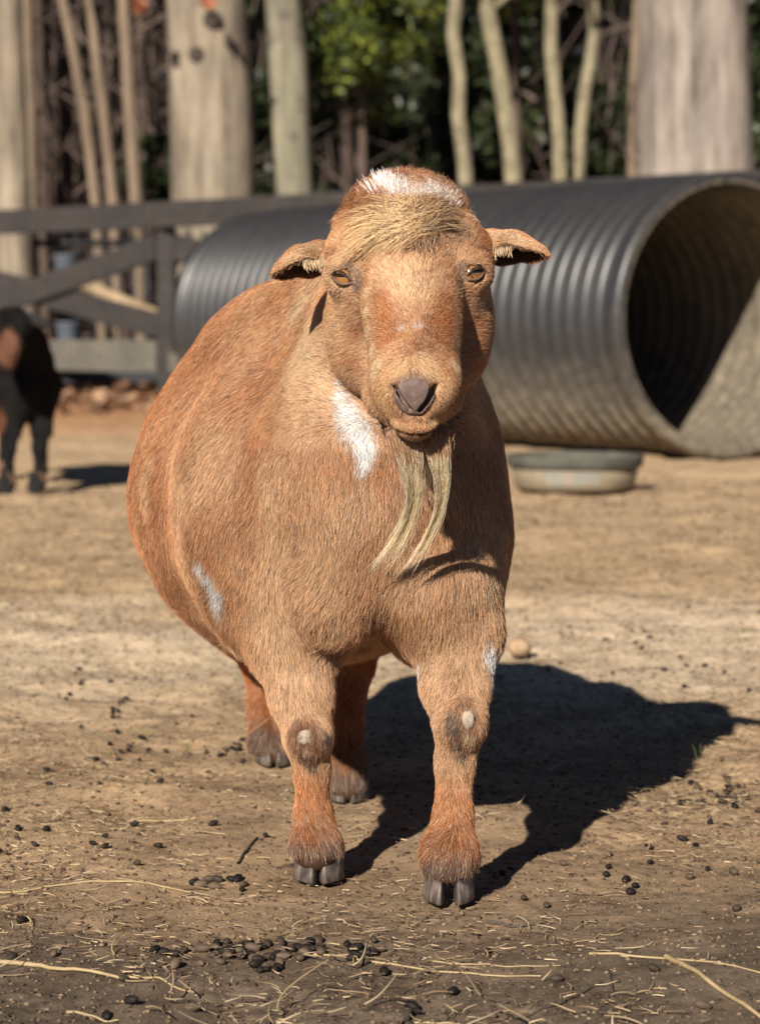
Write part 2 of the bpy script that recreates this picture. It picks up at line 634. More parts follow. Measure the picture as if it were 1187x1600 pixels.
# fallen leaves at the fence
x, y = rng.uniform(-6, 6, 14000), rng.uniform(12.0, 24, 14000)
k = rng.random(14000) < sstep(-.5, .4, vnoise(np.stack([x, y * 2, x * 0], 1), .9, 77) + .9 * sstep(13.0, 14.5, y) * 1.0 - .3)
x, y = x[k], y[k]
n = len(x)
s = rng.uniform(.02, .045, n)
th = rng.uniform(0, 2 * PI, n)
quad = np.array([(-1, -.6, 0), (1, -.6, 0), (1, .6, 0), (-1, .6, 0)], float)
tilt = rng.normal(size=(n, 1)) * .5
vx, vy = quad[None, :, 0] * s[:, None], quad[None, :, 1] * s[:, None]
c, sn = np.cos(th)[:, None], np.sin(th)[:, None]
LV = np.stack([vx * c - vy * sn, vx * sn + vy * c, vy * tilt + vx * tilt[::-1] * .7], -1)
LV += np.stack([x, y, ground_z(x, y) + .03 + .03 * rng.random(n)], 1)[:, None]
cc = np.array([(.26, .14, .075), (.20, .10, .055), (.33, .20, .12), (.13, .075, .045), (.08, .05, .035)])[rng.integers(0, 5, n)]
lf = mesh_obj('fallen_leaves', LV.reshape(-1, 3), np.arange(n * 4).reshape(n, 4), vcol_mat('dead_leaf', .8, .2), vcol=np.repeat(cc, 4, axis=0), smooth=False)
tag(lf, 'orange brown fallen leaves lying along the fence', 'leaves', kind='stuff')

# ------------------------------------------------------------------ wood, bark, plastic materials
def wood_mat(name, dark, light):
    q = NT(name)
    v = q.tex(stretch=(1.2, 12, 12))
    n1 = q.noise(v, 4, 8, .65)
    n2 = q.noise(q.tex(), 3.0, 4)
    c = q.ramp(n1, [(.3, dark), (.62, light)])
    c = q.mix(.6, c, q.ramp(n2, [(.35, (.7, .7, .7)), (.65, (1.25, 1.2, 1.15))]), 'MULTIPLY')
    return q.pbr(c, .8, q.bump(n1, .5, .006), .25)


def bark_mat(name, dark, light, spots=None, sc=9.0, ratio=.14):
    q = NT(name)
    v = q.tex(stretch=(1, 1, ratio))
    n1 = q.noise(v, sc, 8, .7)
    n2 = q.noise(q.tex(), 2.2, 5)
    c = q.ramp(n1, [(.32, dark), (.6, light)])
    c = q.mix(.7, c, q.ramp(n2, [(.3, (.72, .74, .74)), (.7, (1.2, 1.15, 1.08))]), 'MULTIPLY')
    if spots:
        n3 = q.noise(q.tex(), 5.0, 6, .7)
        f = q.ramp(n3, [(.54, (0, 0, 0)), (.62, (1, 1, 1))])
        c = q.mix(f, c, spots)
    return q.pbr(c, .9, q.bump(n1, 1.0, .03), .15)


FENCEW = wood_mat('weathered_board', (.020, .018, .018), (.052, .045, .042))
BOARDP = wood_mat('pale_board', (.075, .068, .058), (.15, .137, .112))


def boxes(bs):
    """list of (p0, p1, width_y, height) planks as 8-vertex chamfered boxes -> V,F"""
    V, F = [], []
    for (p0, p1, th, h) in bs:
        p0, p1 = Vector(p0), Vector(p1)
        d = (p1 - p0).normalized()
        up0 = Vector((0, 0, 1)) if abs(d.z) < .9 else Vector((0, 1, 0))
        sd_ = d.cross(up0).normalized()
        up = sd_.cross(d).normalized()
        e = min(th, h) * .12
        prof = [(-th / 2 + e, -h / 2), (th / 2 - e, -h / 2), (th / 2, -h / 2 + e), (th / 2, h / 2 - e), (th / 2 - e, h / 2), (-th / 2 + e, h / 2), (-th / 2, h / 2 - e), (-th / 2, -h / 2 + e)]
        b = len(V)
        for P in (p0, p1):
            for (a, c) in prof:
                V.append(tuple(P + sd_ * a + up * c))
        for i in range(8):
            j = (i + 1) % 8
            F.append((b + i, b + j, b + 8 + j, b + 8 + i))
        F.append(tuple(b + i for i in range(8))[::-1])
        F.append(tuple(b + 8 + i for i in range(8)))
    return V, F


def plank(name, p0, p1, th, h, mat, parent, base):
    V, F = boxes([(p0, p1, th, h)])
    return mesh_obj(name, V, F, mat, parent, smooth=False, base=base)


# fence ------------------------------------------------------------------------
FA, FB = np.array([-2.75, 17.3]), np.array([1.9, 12.9])
FD = (FB - FA) / np.linalg.norm(FB - FA)
def fpt(u):
    """ground position of the fence line under photo column u"""
    a = (u - 593.5) / FPX * 1.0
    # x = a*y ; point on line
    t = (a * FA[1] - FA[0]) / (FD[0] - a * FD[1])
    return FA + FD * t
FZ = 1.32
fb = fpt(262)
fence = empty('board_fence', (fb[0], fb[1], 0))
tag(fence, 'dark weathered wooden board fence with crossed braces', 'fence')
FBASE = (fb[0], fb[1], 0)
bay = 3.05
FN = np.array([FD[1], -FD[0]])      # towards the camera
if FN[1] > 0: FN = -FN
def f3(s, z, off=0.0):
    p = fb + FD * s + FN * off
    return (p[0], p[1], z)
for i in range(-3, 5):
    s0 = i * bay
    plank('post', f3(s0, -.02), f3(s0, FZ - .005), .12, .12, FENCEW, fence, FBASE)
    plank('top_rail', f3(s0 + .004, FZ - .09, .085), f3(s0 + bay - .004, FZ - .09, .085), .042, .17, FENCEW, fence, FBASE)
    plank('bottom_rail', f3(s0 + .063, .30, .02), f3(s0 + bay - .063, .30, .02), .05, .215, BOARDP, fence, FBASE)
    if i < 1:
        plank('brace', f3(s0 + .07, .40, .03), f3(s0 + bay - .07, 1.02, .03), .04, .165, FENCEW, fence, FBASE)
        plank('brace', f3(s0 + .07, 1.02, -.015), f3(s0 + bay - .07, .50, -.015), .04, .165, FENCEW, fence, FBASE)
    else:
        plank('middle_rail', f3(s0 + .063, .80, .02), f3(s0 + bay - .063, .80, .02), .04, .15, FENCEW, fence, FBASE)

# things beyond the fence
IRON = NT('black_iron').pbr((.012, .013, .016), .5, None, .4)
r0 = at(60, 480, 20.5); rl = empty('metal_railing', (r0[0], 20.5, 0))
tag(rl, 'black metal railing standing behind the wooden fence', 'railing')
def barV(p0, p1, r, seg=6):
    p0, p1 = Vector(p0), Vector(p1)
    d = (p1 - p0).normalized()
    s_ = d.orthogonal().normalized(); t_ = d.cross(s_)
    V, F = [], []
    for P in (p0, p1):
        for i in range(seg):
            a = 2 * PI * i / seg
            V.append(tuple(P + (s_ * math.cos(a) + t_ * math.sin(a)) * r))
    for i in range(seg):
        j = (i + 1) % seg
        F.append((i, j, seg + j, seg + i))
    F.append(tuple(range(seg))[::-1]); F.append(tuple(range(seg, 2 * seg)))
    return V, F
for zz in (.12, 1.2):
    V, F = barV((-4.2, 20.5, zz), (-1.45, 20.5, zz), .03); mesh_obj('rail', V, F, IRON, rl, base=(r0[0], 20.5, 0))
for i in range(24):
    xx = -4.2 + i * .118
    V, F = barV((xx, 20.5, 0), (xx, 20.5, 1.3), .016); mesh_obj('bar', V, F, IRON, rl, base=(r0[0], 20.5, 0))
def lathe(prof, seg=28):
    V, F = [], []
    n = len(prof)
    for (r, z) in prof:
        for i in range(seg):
            a = 2 * PI * i / seg
            V.append((r * math.cos(a), r * math.sin(a), z))
    for k in range(n - 1):
        for i in range(seg):
            j = (i + 1) % seg
            F.append((k * seg + i, k * seg + j, (k + 1) * seg + j, (k + 1) * seg + i))
    F.append(tuple(range(seg))[::-1]); F.append(tuple(range((n - 1) * seg, n * seg)))
    return V, F
BLUE = NT('pale_blue_plastic').pbr((.12, .14, .17), .5)
REDP = NT('red_plastic').pbr((.35, .035, .04), .5)
bk = [(.075, 0), (.085, .01), (.10, .15), (.108, .155), (.108, .165), (.096, .165), (.08, .02), (.001, .015)]
for (uu, yy, zz, lab) in ((107, 19.6, .37, 'pale blue bucket standing low behind the fence'), (105, 19.6, .91, 'pale blue bucket hung high on the railing behind the fence')):
    p = at(uu, 500, yy)
    V, F = lathe(bk)
    e = mesh_obj('bucket', V, F, BLUE); e.location = (p[0], yy, zz if zz > .5 else .37)
    tag(e, lab, 'bucket', 'pale blue buckets behind the fence')
p = at(107, 500, 19.6)
V, F = boxes([((p[0] - .35, 19.6, .18), (p[0] + 1.0, 19.6, .18), .34, .36)])
e = mesh_obj('feed_trough', V, F, IRON, smooth=False); tag(e, 'low dark trough behind the fence under the bucket', 'trough')
for q0, q1, zz in ((-.45, -.12, .385), (.3, 1.0, .24)):
    V, F = boxes([((p[0] + q0, 19.38, zz), (p[0] + q1, 19.38, zz), .05, .05)])
    e2 = mesh_obj('trim_strip', V, F, REDP, e, smooth=False)
    e2['label'] = 'red strip'
# leaning pale log beyond the brace
V, F = barV(at(120, 440, 18.9), at(262, 500, 18.6), .05, 10)
e = mesh_obj('leaning_log', V, F, bark_mat('log_bark', (.20, .14, .09), (.40, .30, .19))); tag(e, 'pale log leaning behind the lower fence brace', 'log')

# ------------------------------------------------------------------ corrugated pipe
PN, PF = np.array([1.335, 9.2]), np.array([-.56, 12.3])
PL = np.linalg.norm(PF - PN)
RO, RI = .55, .503
prof = []          # (axial, radius)
pitch = .092
prof.append((0.0, RI)); prof.append((0.0, RI + .006)); prof.append((-.004, RI + .022)); prof.append((0.0, RO - .012)); prof.append((.012, RO - .002)); prof.append((.05, RO)); prof.append((.075, RO - .006))
a = .085
while a < PL - .1:
    for (t, rr) in ((.0, -.048), (.10, -.048), (.19, -.034), (.27, -.014), (.38, -.003), (.5, 0), (.62, -.003), (.73, -.014), (.81, -.034), (.90, -.048)):
        prof.append((a + t * pitch, RO + rr))
    a += pitch
prof += [(a, RO - .04), (a + .01, RO - .002), (PL, RO), (PL, RI)]
m = 300
for i in range(m + 1):
    ax_ = PL * (1 - i / m)
    prof.append((ax_, RI - .002 + .0035 * math.sin(ax_ / pitch * 2 * PI)))
prof = np.array(prof)
prof[-1] = prof[0]
prof = prof[:-1]
seg = 128
ang = np.arange(seg) / seg * 2 * PI
nP = len(prof)
d2 = np.append((PF - PN) / PL, 0)
side = np.array([-d2[1], d2[0], 0])
ctr = np.append(PN, RO - .012)
wob = 1 + .006 * np.cos(2 * ang + .6)
V = ctr + prof[:, 0][:, None, None] * d2 + (prof[:, 1][:, None] * wob[None])[..., None] * (np.cos(ang)[None, :, None] * side + np.sin(ang)[None, :, None] * np.array([0, 0, 1]))
V = V.reshape(-1, 3)
i0 = np.arange(nP)[:, None] * seg + np.arange(seg)[None]
i1 = ((np.arange(nP) + 1) % nP)[:, None] * seg + np.arange(seg)[None]
F = np.stack([i0, np.roll(i0, -1, 1), np.roll(i1, -1, 1), i1], -1).reshape(-1, 4)
q = NT('black_plastic_pipe')
v = q.tex()
x_, y_, z_ = q.sep(v)
n1 = q.noise(v, 5, 7, .7)
n2 = q.noise(q.tex(stretch=(1, 1, 1)), 28, 6, .7)
n4 = q.noise(v, 2.0, 4, .6)
hz = q.math('ADD', z_, q.math('MULTIPLY', q.math('SUBTRACT', n1, .5), .28))
dust = q.ramp(hz, [(.13, (.9,) * 3), (.25, (.35,) * 3), (.40, (.07,) * 3), (.9, (.04,) * 3)])
dust = q.math('MULTIPLY', dust, q.ramp(n2, [(.3, (.45,) * 3), (.6, (1.0,) * 3)]))
# inner wall: mud colour kept to the sunlit side, light and shade painted in
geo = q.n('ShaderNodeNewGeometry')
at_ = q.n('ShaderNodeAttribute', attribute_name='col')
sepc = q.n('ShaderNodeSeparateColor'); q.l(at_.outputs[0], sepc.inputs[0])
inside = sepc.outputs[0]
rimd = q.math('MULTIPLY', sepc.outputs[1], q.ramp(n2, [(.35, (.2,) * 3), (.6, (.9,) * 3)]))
mud_lit = q.math('MULTIPLY', inside, q.ramp(n1, [(.35, (.5,) * 3), (.55, (1.0,) * 3)]))
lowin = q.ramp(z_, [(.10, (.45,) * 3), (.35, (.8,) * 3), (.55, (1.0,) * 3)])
mud_lit = q.math('MULTIPLY', mud_lit, lowin)
f = q.math('MAXIMUM', q.math('MAXIMUM', dust, mud_lit), rimd)
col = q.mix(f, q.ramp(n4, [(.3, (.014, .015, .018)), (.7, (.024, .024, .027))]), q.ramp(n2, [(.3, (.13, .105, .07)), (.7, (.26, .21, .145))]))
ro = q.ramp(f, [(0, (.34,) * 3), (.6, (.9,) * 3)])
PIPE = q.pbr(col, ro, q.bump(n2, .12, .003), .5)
ins = np.zeros((len(V), 3))
ins.reshape(nP, seg, 3)[-m:] = (.10 + .90 * sstep(.0, -.6, np.cos(ang)))[None, :, None]  # pale weight where sun falls in, low weight on the shaded wall
ins.reshape(nP, seg, 3)[:2, :, 1] = .7
ins.reshape(nP, seg, 3)[2:5, :, 1] = .12
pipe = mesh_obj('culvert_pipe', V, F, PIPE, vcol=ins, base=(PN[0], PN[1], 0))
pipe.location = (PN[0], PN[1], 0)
tag(pipe, 'large black corrugated plastic pipe lying open on the dirt', 'pipe')

# ------------------------------------------------------------------ feed pan
p = gnd(905, 742)
p = np.array([.600, 7.45, 0])
pan = empty('feed_pan', (p[0], 7.45, 0)); PB = (p[0], 7.45, 0)
tag(pan, 'shallow round grey rubber feed pan in front of the black pipe', 'feed pan')
q = NT('dusty_rubber')
n1 = q.noise(q.tex(), 14, 7)
RUB = q.pbr(q.ramp(n1, [(.3, (.17, .14, .095)), (.7, (.28, .23, .155))]), .8, q.bump(n1, .2, .003))
q = NT('dusty_rubber_rim')
n1 = q.noise(q.tex(), 14, 7)
RUBR = q.pbr(q.ramp(n1, [(.3, (.055, .053, .042)), (.7, (.11, .105, .085))]), .75)
V, F = lathe([(.001, .004), (.175, .003), (.184, .008), (.197, .073), (.192, .076), (.165, .014), (.001, .012)], 64)
o = mesh_obj('bowl', np.array(V) + PB, F, RUB, pan, base=PB)
V, F = lathe([(.1975, .070), (.204, .070), (.209, .075), (.2135, .100), (.212, .106), (.203, .107), (.199, .102), (.193, .077)], 64)
F = F[:-2] + [(7 * 64 + i, 7 * 64 + (i + 1) % 64, (i + 1) % 64, i) for i in range(64)]
o = mesh_obj('rim', np.array(V) + PB, F, RUBR, pan, base=PB)
V, F = [], []
for i in range(9):
    a = R(238 + i * 6.5)
    for (r_, z_) in ((.190, .022), (.1965, .062)):
        V.append((p[0] + r_ * math.cos(a), 7.45 + r_ * math.sin(a), z_))
    if i: F.append((2 * i - 2, 2 * i, 2 * i + 1, 2 * i - 1))
q = NT('faded_sticker')
n1 = q.noise(q.tex(), 22, 3)
mesh_obj('sticker', V, F, q.pbr(q.ramp(n1, [(.4, (.20, .205, .18)), (.5, (.24, .22, .175)), (.62, (.26, .21, .16))]), .6), pan, base=PB)

# ------------------------------------------------------------------ trees
def tube(pts, rads, seg=14, wob=.06, seed=0, sub=1):
    pts = np.array(pts, float); rads = np.array(rads, float)
    n = len(pts)
    tt = np.linspace(0, n - 1, (n - 1) * sub + 1)
    P = np.stack([np.interp(tt, np.arange(n), pts[:, d]) for d in range(3)], 1)
    Rr = np.interp(tt, np.arange(n), rads)
    T = norm(np.gradient(P, axis=0))
    A = np.cross(T, np.array([0.0, 1.0, 0.05])); A = norm(A)
    B = np.cross(T, A)
    ang = np.arange(seg) / seg * 2 * PI
    V = P[:, None] + Rr[:, None, None] * (np.cos(ang)[None, :, None] * A[:, None] + np.sin(ang)[None, :, None] * B[:, None])
    dv = vnoise(V.reshape(-1, 3) * np.array([1, 1, .35]), 3.0 / max(Rr.max(), .05) * .5, seed).reshape(len(P), seg, 1)
    V = P[:, None] + (V - P[:, None]) * (1 + wob * dv)
    i0 = np.arange(len(P) - 1)[:, None] * seg + np.arange(seg)[None]
    F = np.stack([i0, np.roll(i0, -1, 1), np.roll(i0, -1, 1) + seg, i0 + seg], -1).reshape(-1, 4)
    return V.reshape(-1, 3), F


def join(parts):
    V, F, o = [], [], 0
    for v, f in parts:
        V.append(v); F.append(f + o); o += len(v)
    return np.concatenate(V), np.concatenate(F)


def leaves(cen, rad, n, size, cols, clumps=14, seed=0, name='crown', parent=None, base=None, mat=None, shell=.4):
    g = np.random.default_rng(seed)
    cs = norm(g.normal(size=(clumps, 3))) * (g.random((clumps, 1)) ** .5) * np.array(rad) + np.array(cen)
    cr = g.uniform(.25, .5, clumps) * np.mean(rad)
    w_ = g.integers(0, clumps, n)
    P = cs[w_] + norm(g.normal(size=(n, 3))) * (g.random((n, 1)) ** shell) * cr[w_][:, None] * np.array([1.1, 1.1, .7])
    a = norm(g.normal(size=(n, 3)))
    b = norm(np.cross(a, g.normal(size=(n, 3))))
    s = size * g.uniform(.6, 1.5, n)[:, None]
    V = np.stack([P - a * s, P + b * s * .55, P + a * s, P - b * s * .55], 1)
    cc = np.array(cols)[g.integers(0, len(cols), n)] * g.uniform(.7, 1.3, n)[:, None] * g.uniform(.75, 1.25, clumps)[w_][:, None]
    return mesh_obj(name, V.reshape(-1, 3), np.arange(n * 4).reshape(n, 4), mat or LEAF, parent, smooth=False, base=base, vcol=np.repeat(cc, 4, axis=0))


q = NT('leaf')
a_ = q.n('ShaderNodeAttribute', attribute_name='col')
b_ = q.n('ShaderNodeBsdfPrincipled')
q.l(a_.outputs[0], b_.inputs['Base Color'])
b_.inputs['Roughness'].default_value = .5
t_ = q.n('ShaderNodeBsdfTranslucent')
q.l(a_.outputs[0], t_.inputs[0])
mx = q.n('ShaderNodeMixShader'); mx.inputs[0].default_value = .25
q.l(b_.outputs[0], mx.inputs[1]); q.l(t_.outputs[0], mx.inputs[2]); q.l(mx.outputs[0], q.out.inputs[0])
LEAF = q.m

BARKA = bark_mat('pale_oak_bark', (.10, .080, .062), (.32, .265, .20))
BARKB = bark_mat('lichen_bark', (.12, .11, .08), (.27, .245, .18), spots=(.12, .10, .08))
BARKC = bark_mat('grey_bark', (.085, .07, .062), (.34, .29, .25), sc=7)
BARKD = bark_mat('sapling_bark', (.14, .12, .078), (.31, .27, .18), spots=(.13, .11, .07), sc=14, ratio=.5)
BARKF = bark_mat('woodland_bark', (.05, .036, .032), (.12, .085, .070))
BARKG = bark_mat('pale_sapling_bark', (.12, .09, .065), (.24, .18, .13), sc=14)


def tree(kind, label, px, y, rad, mat, group=None, height=16.0, limbs=3, crown=None, flare=1.25, seed=0, seg=20, cols=None, tipk=.35):
    """px: list of (u, v) along the trunk seen in the photo from the top down, at depth y"""
    g = np.random.default_rng(seed)
    top = at(px[0][0], px[0][1], y); nxt = at(px[-1][0], px[-1][1], y)
    pts = [at(u, v, y) for (u, v) in px][::-1]
    bx = pts[0]
    slope = (pts[0] - pts[1])
    lo = np.array([bx[0] + slope[0] / max(-slope[2], .1) * bx[2] * .4 * 1.0, y, -0.08])
    base = (lo[0], y, 0)
    P = [lo, lo + np.array([0, 0, .25])] + pts
    r_ = [rad * flare, rad * (1 + (flare - 1) * .5)] + [rad * (1 - .02 * i) for i in range(len(pts))]
    d = norm(pts[-1] - pts[-2])
    z = pts[-1][2]
    cur = pts[-1].copy(); rr = r_[-1]
    while z < height:
        st = min(1.6, height - z + .01)
        d = norm(d + np.array([g.normal() * .04, g.normal() * .04, .15]))
        cur = cur + d * st; z = cur[2]
        P.append(cur.copy()); r_.append(rad * max(.12, 1 - (z / height) ** 1.3 * (1 - .12)) * .95)
    V, F = tube(P, r_, seg, .07, seed, 3)
    parts = [(V, F)]
    for i in range(limbs):
        zz = g.uniform(.45, .92) * height
        k = int(np.argmin([abs(p[2] - zz) for p in P]))
        a = g.uniform(0, 2 * PI)
        ll = g.uniform(1.2, 3.2) * rad / .3 * .8 + .8
        q0 = P[k]; q1 = q0 + np.array([math.cos(a) * ll * .5, math.sin(a) * ll * .5, ll * .35]); q2 = q1 + np.array([math.cos(a) * ll * .5, math.sin(a) * ll * .5, ll * .5])
        parts.append(tube([q0, q1, q2], [r_[k] * .5, r_[k] * .3, .015], 7, .05, seed + i, 2))
    V, F = join(parts)
    t = empty(kind, base)
    tag(t, label, 'tree', group)
    mesh_obj('trunk', V, F, mat, t, base=base)
    if crown:
        cz, cr, nl, sz, cl = crown
        leaves((P[-1][0], y + .3, cz), cr, nl, sz, cl, 22, seed, 'crown', t, base)
    return t


PINE = [(.035, .055, .018), (.05, .075, .022), (.028, .042, .016)]
tree('oak_tree', 'broad pale trunk cut by the left edge of the photo', [(8, -40), (12, 120), (16, 260), (22, 400)], 20.0, .155, BARKA, 'large trees beyond the fence', 15, crown=(13.5, (3.5, 3.5, 3.5), 6000, .12, PINE), flare=1.9, seed=1)
tree('oak_tree', 'thick smooth pale trunk with dark knots beyond the fence', [(318, -40), (326, 100), (332, 220), (334, 380)], 21.0, .365, BARKA, 'large trees beyond the fence', 18, crown=(15, (4.5, 4.5, 3.5), 9000, .12, PINE), flare=1.3, seed=2, seg=32)
tree('maple_tree', 'slim lichen spotted trunk right of the thick knotted trunk', [(438, -40), (446, 60), (452, 160), (458, 300)], 21.5, .185, BARKB, 'large trees beyond the fence', 14, crown=(12, (3, 3, 3), 5000, .12, PINE), flare=1.35, seed=3)
tree('oak_tree', 'thick grey furrowed trunk standing behind the pipe on the right', [(1080, -40), (1083, 60), (1084, 160), (1086, 270)], 17.5, .415, BARKC, 'large trees beyond the fence', 18, crown=(15, (4.5, 4.5, 3.5), 9000, .12, PINE), flare=1.25, seed=4, seg=32)
# knots on the thick trunk
KN = NT('knot').pbr((.05, .038, .03), .9)
knt = bpy.data.objects.get('oak_tree.001')
for (uu, vv, s_) in ((312, 92, .06), (283, 100, .05), (336, 38, .07)):
    pk = at(uu, vv, 21.0)
    cx_ = at(328, vv, 21.0)[0]
    yy = 21.0 - math.sqrt(max(.36 ** 2 - (pk[0] - cx_) ** 2, .01))
    V, F = lathe([(.001, 0), (.4, .02), (.8, .10), (1, .05), (1.15, -.1)], 16)
    V = np.array(V) * s_
    V = np.stack([V[:, 0], -V[:, 2] - .0, V[:, 1]], 1) + np.array([pk[0], yy, pk[2]])
    mesh_obj('knot', V, F, KN, knt, base=knt.location)

sap = [('pale crooked sapling leftmost of the four behind the goat', [(712, 0), (708, 55), (718, 120), (716, 180), (724, 240), (728, 288)], .060, 0),
       ('pale leaning sapling second of the four behind the pipe', [(762, 20), (774, 80), (786, 150), (795, 210), (802, 282)], .074, 1),
       ('pale straight sapling third of the four behind the pipe', [(862, 0), (860, 70), (866, 140), (872, 200), (875, 280)], .060, 2),
       ('pale forked sapling rightmost of the four behind the pipe', [(925, 0), (928, 50), (922, 100), (912, 150), (906, 210), (903, 275)], .055, 3)]
for lab, px, rr, k in sap:
    tree('sapling', lab, px, 19.5 + k * .25, rr, BARKD, 'pale saplings behind the pipe', 5.2, 3, None, 1.1, 20 + k, 12)
# extra fork on the fourth
# brown woodland trunks on the left and behind
wood = [
    (150, [(95, -20), (115, 80), (132, 170), (150, 318)], 24, .055, BARKG, 'pale slanting sapling left of the straight thin sapling'),
    (209, [(192, -20), (198, 80), (204, 180), (213, 318)], 23.5, .065, BARKG, 'straight thin pale sapling near the thick knotted trunk'),
    (170, [(140, -20), (150, 80), (165, 200), (178, 318)], 25, .06, BARKG, 'thin brown sapling between the two pale saplings'),
    (75, [(52, -20), (58, 120), (66, 320)], 28, .12, BARKF, 'brown woodland trunk near the left edge behind the fence'),
    (110, [(88, -20), (84, 120), (80, 320)], 31, .16, BARKF, 'wide brown woodland trunk behind the slanting sapling'),
    (30, [(40, -20), (46, 150), (48, 320)], 26, .09, BARKG, 'pale brown trunk just right of the left edge trunk'),
    (235, [(230, -20), (236, 120), (240, 310)], 29, .11, BARKF, 'purplish brown trunk left of the thick knotted trunk'),
    (170, [(170, -20), (172, 120), (174, 310)], 33, .14, BARKF, 'dim brown trunk far behind the thin saplings'),
    (530, [(520, -20), (528, 120), (540, 300)], 27, .12, BARKF, 'purplish trunk behind the bright green leaves'),
    (565, [(566, -20), (562, 100), (556, 290)], 30, .10, BARKF, 'dim trunk just left above the goat head'),
    (640, [(646, -20), (642, 100), (636, 290)], 34, .13, BARKF, 'dim brown trunk directly above the goat head'),
    (680, [(676, -20), (684, 100), (688, 290)], 37, .12, BARKF, 'faint trunk left of the crooked pale sapling'),
    (830, [(826, -20), (828, 100), (834, 290)], 36, .13, BARKF, 'faint brown trunk between the leaning and straight saplings'),
    (960, [(955, -20), (958, 100), (966, 290)], 33, .09, BARKF, 'thin dark trunk left of the grey furrowed trunk'),
    (740, [(744, -20), (748, 100), (752, 290)], 39, .12, BARKF, 'faint far trunk behind the leaning sapling'),
]
for i, (_, px, yy, rr, mt, lab) in enumerate(wood):
    tree('woodland_tree', lab, px, float(yy), rr, mt, 'thin woodland trees behind the fence', 11.0, 4, (9.5, (2.2, 2.2, 2.0), 1800, .13, PINE), 1.15, 60 + i, 10)

rw = np.random.default_rng(77)
for i in range(16):
    u0 = [20, 62, 98, 122, 140, 160, 186, 200, 222, 245, 385, 402, 500, 600, 715, 985][i] + rw.uniform(-6, 6)
    ln = rw.uniform(-16, 16)
    yy = rw.uniform(27, 40)
    tree('woodland_tree', 'thin blurred brown trunk far behind the nearer saplings', [(u0 + ln, -20), (u0 + ln * .4 + rw.uniform(-3, 3), 120), (u0, 310)], yy, rw.uniform(.05, .12), BARKF if i % 3 else BARKG, 'dim trunks far back in the woods', 10.0, 3, (9.0, (1.8, 1.8, 1.6), 900, .13, PINE), 1.15, 200 + i, 8)

HOL = [(.12, .15, .02), (.07, .09, .016), (.24, .27, .04), (.03, .045, .012), (.04, .055, .014)]
DRK = [(.030, .045, .014), (.045, .06, .018), (.022, .032, .012)]


def evergreen(label, u, v, y, rad, n, size, cols, seed, trunk_r=.06, clumps=14, group='evergreens beyond the fence'):
    c = at(u, v, y)
    base = (c[0], y, 0)
    t = empty('holly_tree', base)
    tag(t, label, 'tree', group)
    V, F = tube([(c[0], y, -.05), (c[0] + .05, y, c[2] * .5), (c[0], y, c[2] + rad[2] * .6)], [trunk_r, trunk_r * .8, .02], 8, .05, seed, 3)
    mesh_obj('trunk', V, F, BARKF, t, base=base)
    leaves(c, rad, n, size, cols, clumps, seed, 'crown', t, base)
    return t


evergreen('bright green holly crown above and left of the goat head', 560, 60, 22.5, (.75, .8, .85), 8000, .032, HOL, 101, clumps=26)
evergreen('bright green holly sprays over the tops of the pale saplings', 800, -80, 20.8, (1.1, .8, .55), 6000, .032, HOL, 102, clumps=24)
evergreen('dark evergreen shrub behind the lichen spotted trunk', 420, 180, 27, (.8, .9, 1.9), 6000, .06, DRK, 103)
evergreen('dark evergreen shrub filling the gap above the goat head', 640, 200, 28, (1.3, .9, 1.7), 9000, .06, DRK, 104)
evergreen('dark evergreen shrub behind the leaning sapling', 800, 180, 29, (1.1, .9, 1.9), 8000, .06, DRK, 105)
evergreen('dark evergreen shrub left of the grey furrowed trunk', 930, 200, 30, (1.0, .9, 1.9), 8000, .06, DRK, 106)
evergreen('dark evergreen shrub at the right edge behind the grey trunk', 1190, 150, 24, (.75, .9, 1.9), 8000, .06, DRK, 107)
evergreen('low dark evergreen shrub left of the thick knotted trunk', 248, 300, 26, (.35, .5, .6), 1800, .05, DRK, 108)

# far wood: trunks, twigs and dark foliage reading as one mass
g = np.random.default_rng(5)
n = 84000
x = np.where(g.random(n) < .55, g.uniform(-15, 15, n), g.uniform(-48, 48, n)); y = g.uniform(42, 60, n); z = g.random(n) ** .9 * 13
a = norm(g.normal(size=(n, 3))); b = norm(np.cross(a, g.normal(size=(n, 3))))
s = g.uniform(.12, .32, n)[:, None] * np.where(np.abs(x) > 15, 1.5, 1.0)[:, None]
P = np.stack([x, y, z], 1)
V = np.stack([P - a * s, P + b * s * .6, P + a * s, P - b * s * .6], 1)
tone = np.where((vnoise(P, .22, 3) + (x / 12 - .1) > 0)[:, None], np.array([.028, .038, .014]), np.array([.060, .040, .030])) * g.uniform(.5, 1.6, (n, 1))
o = mesh_obj('far_woods', V.reshape(-1, 3), np.arange(n * 4).reshape(n, 4), LEAF, smooth=False, vcol=np.repeat(tone, 4, axis=0))
tag(o, 'dark far off woodland seen between the trunks', 'woods', kind='stuff')
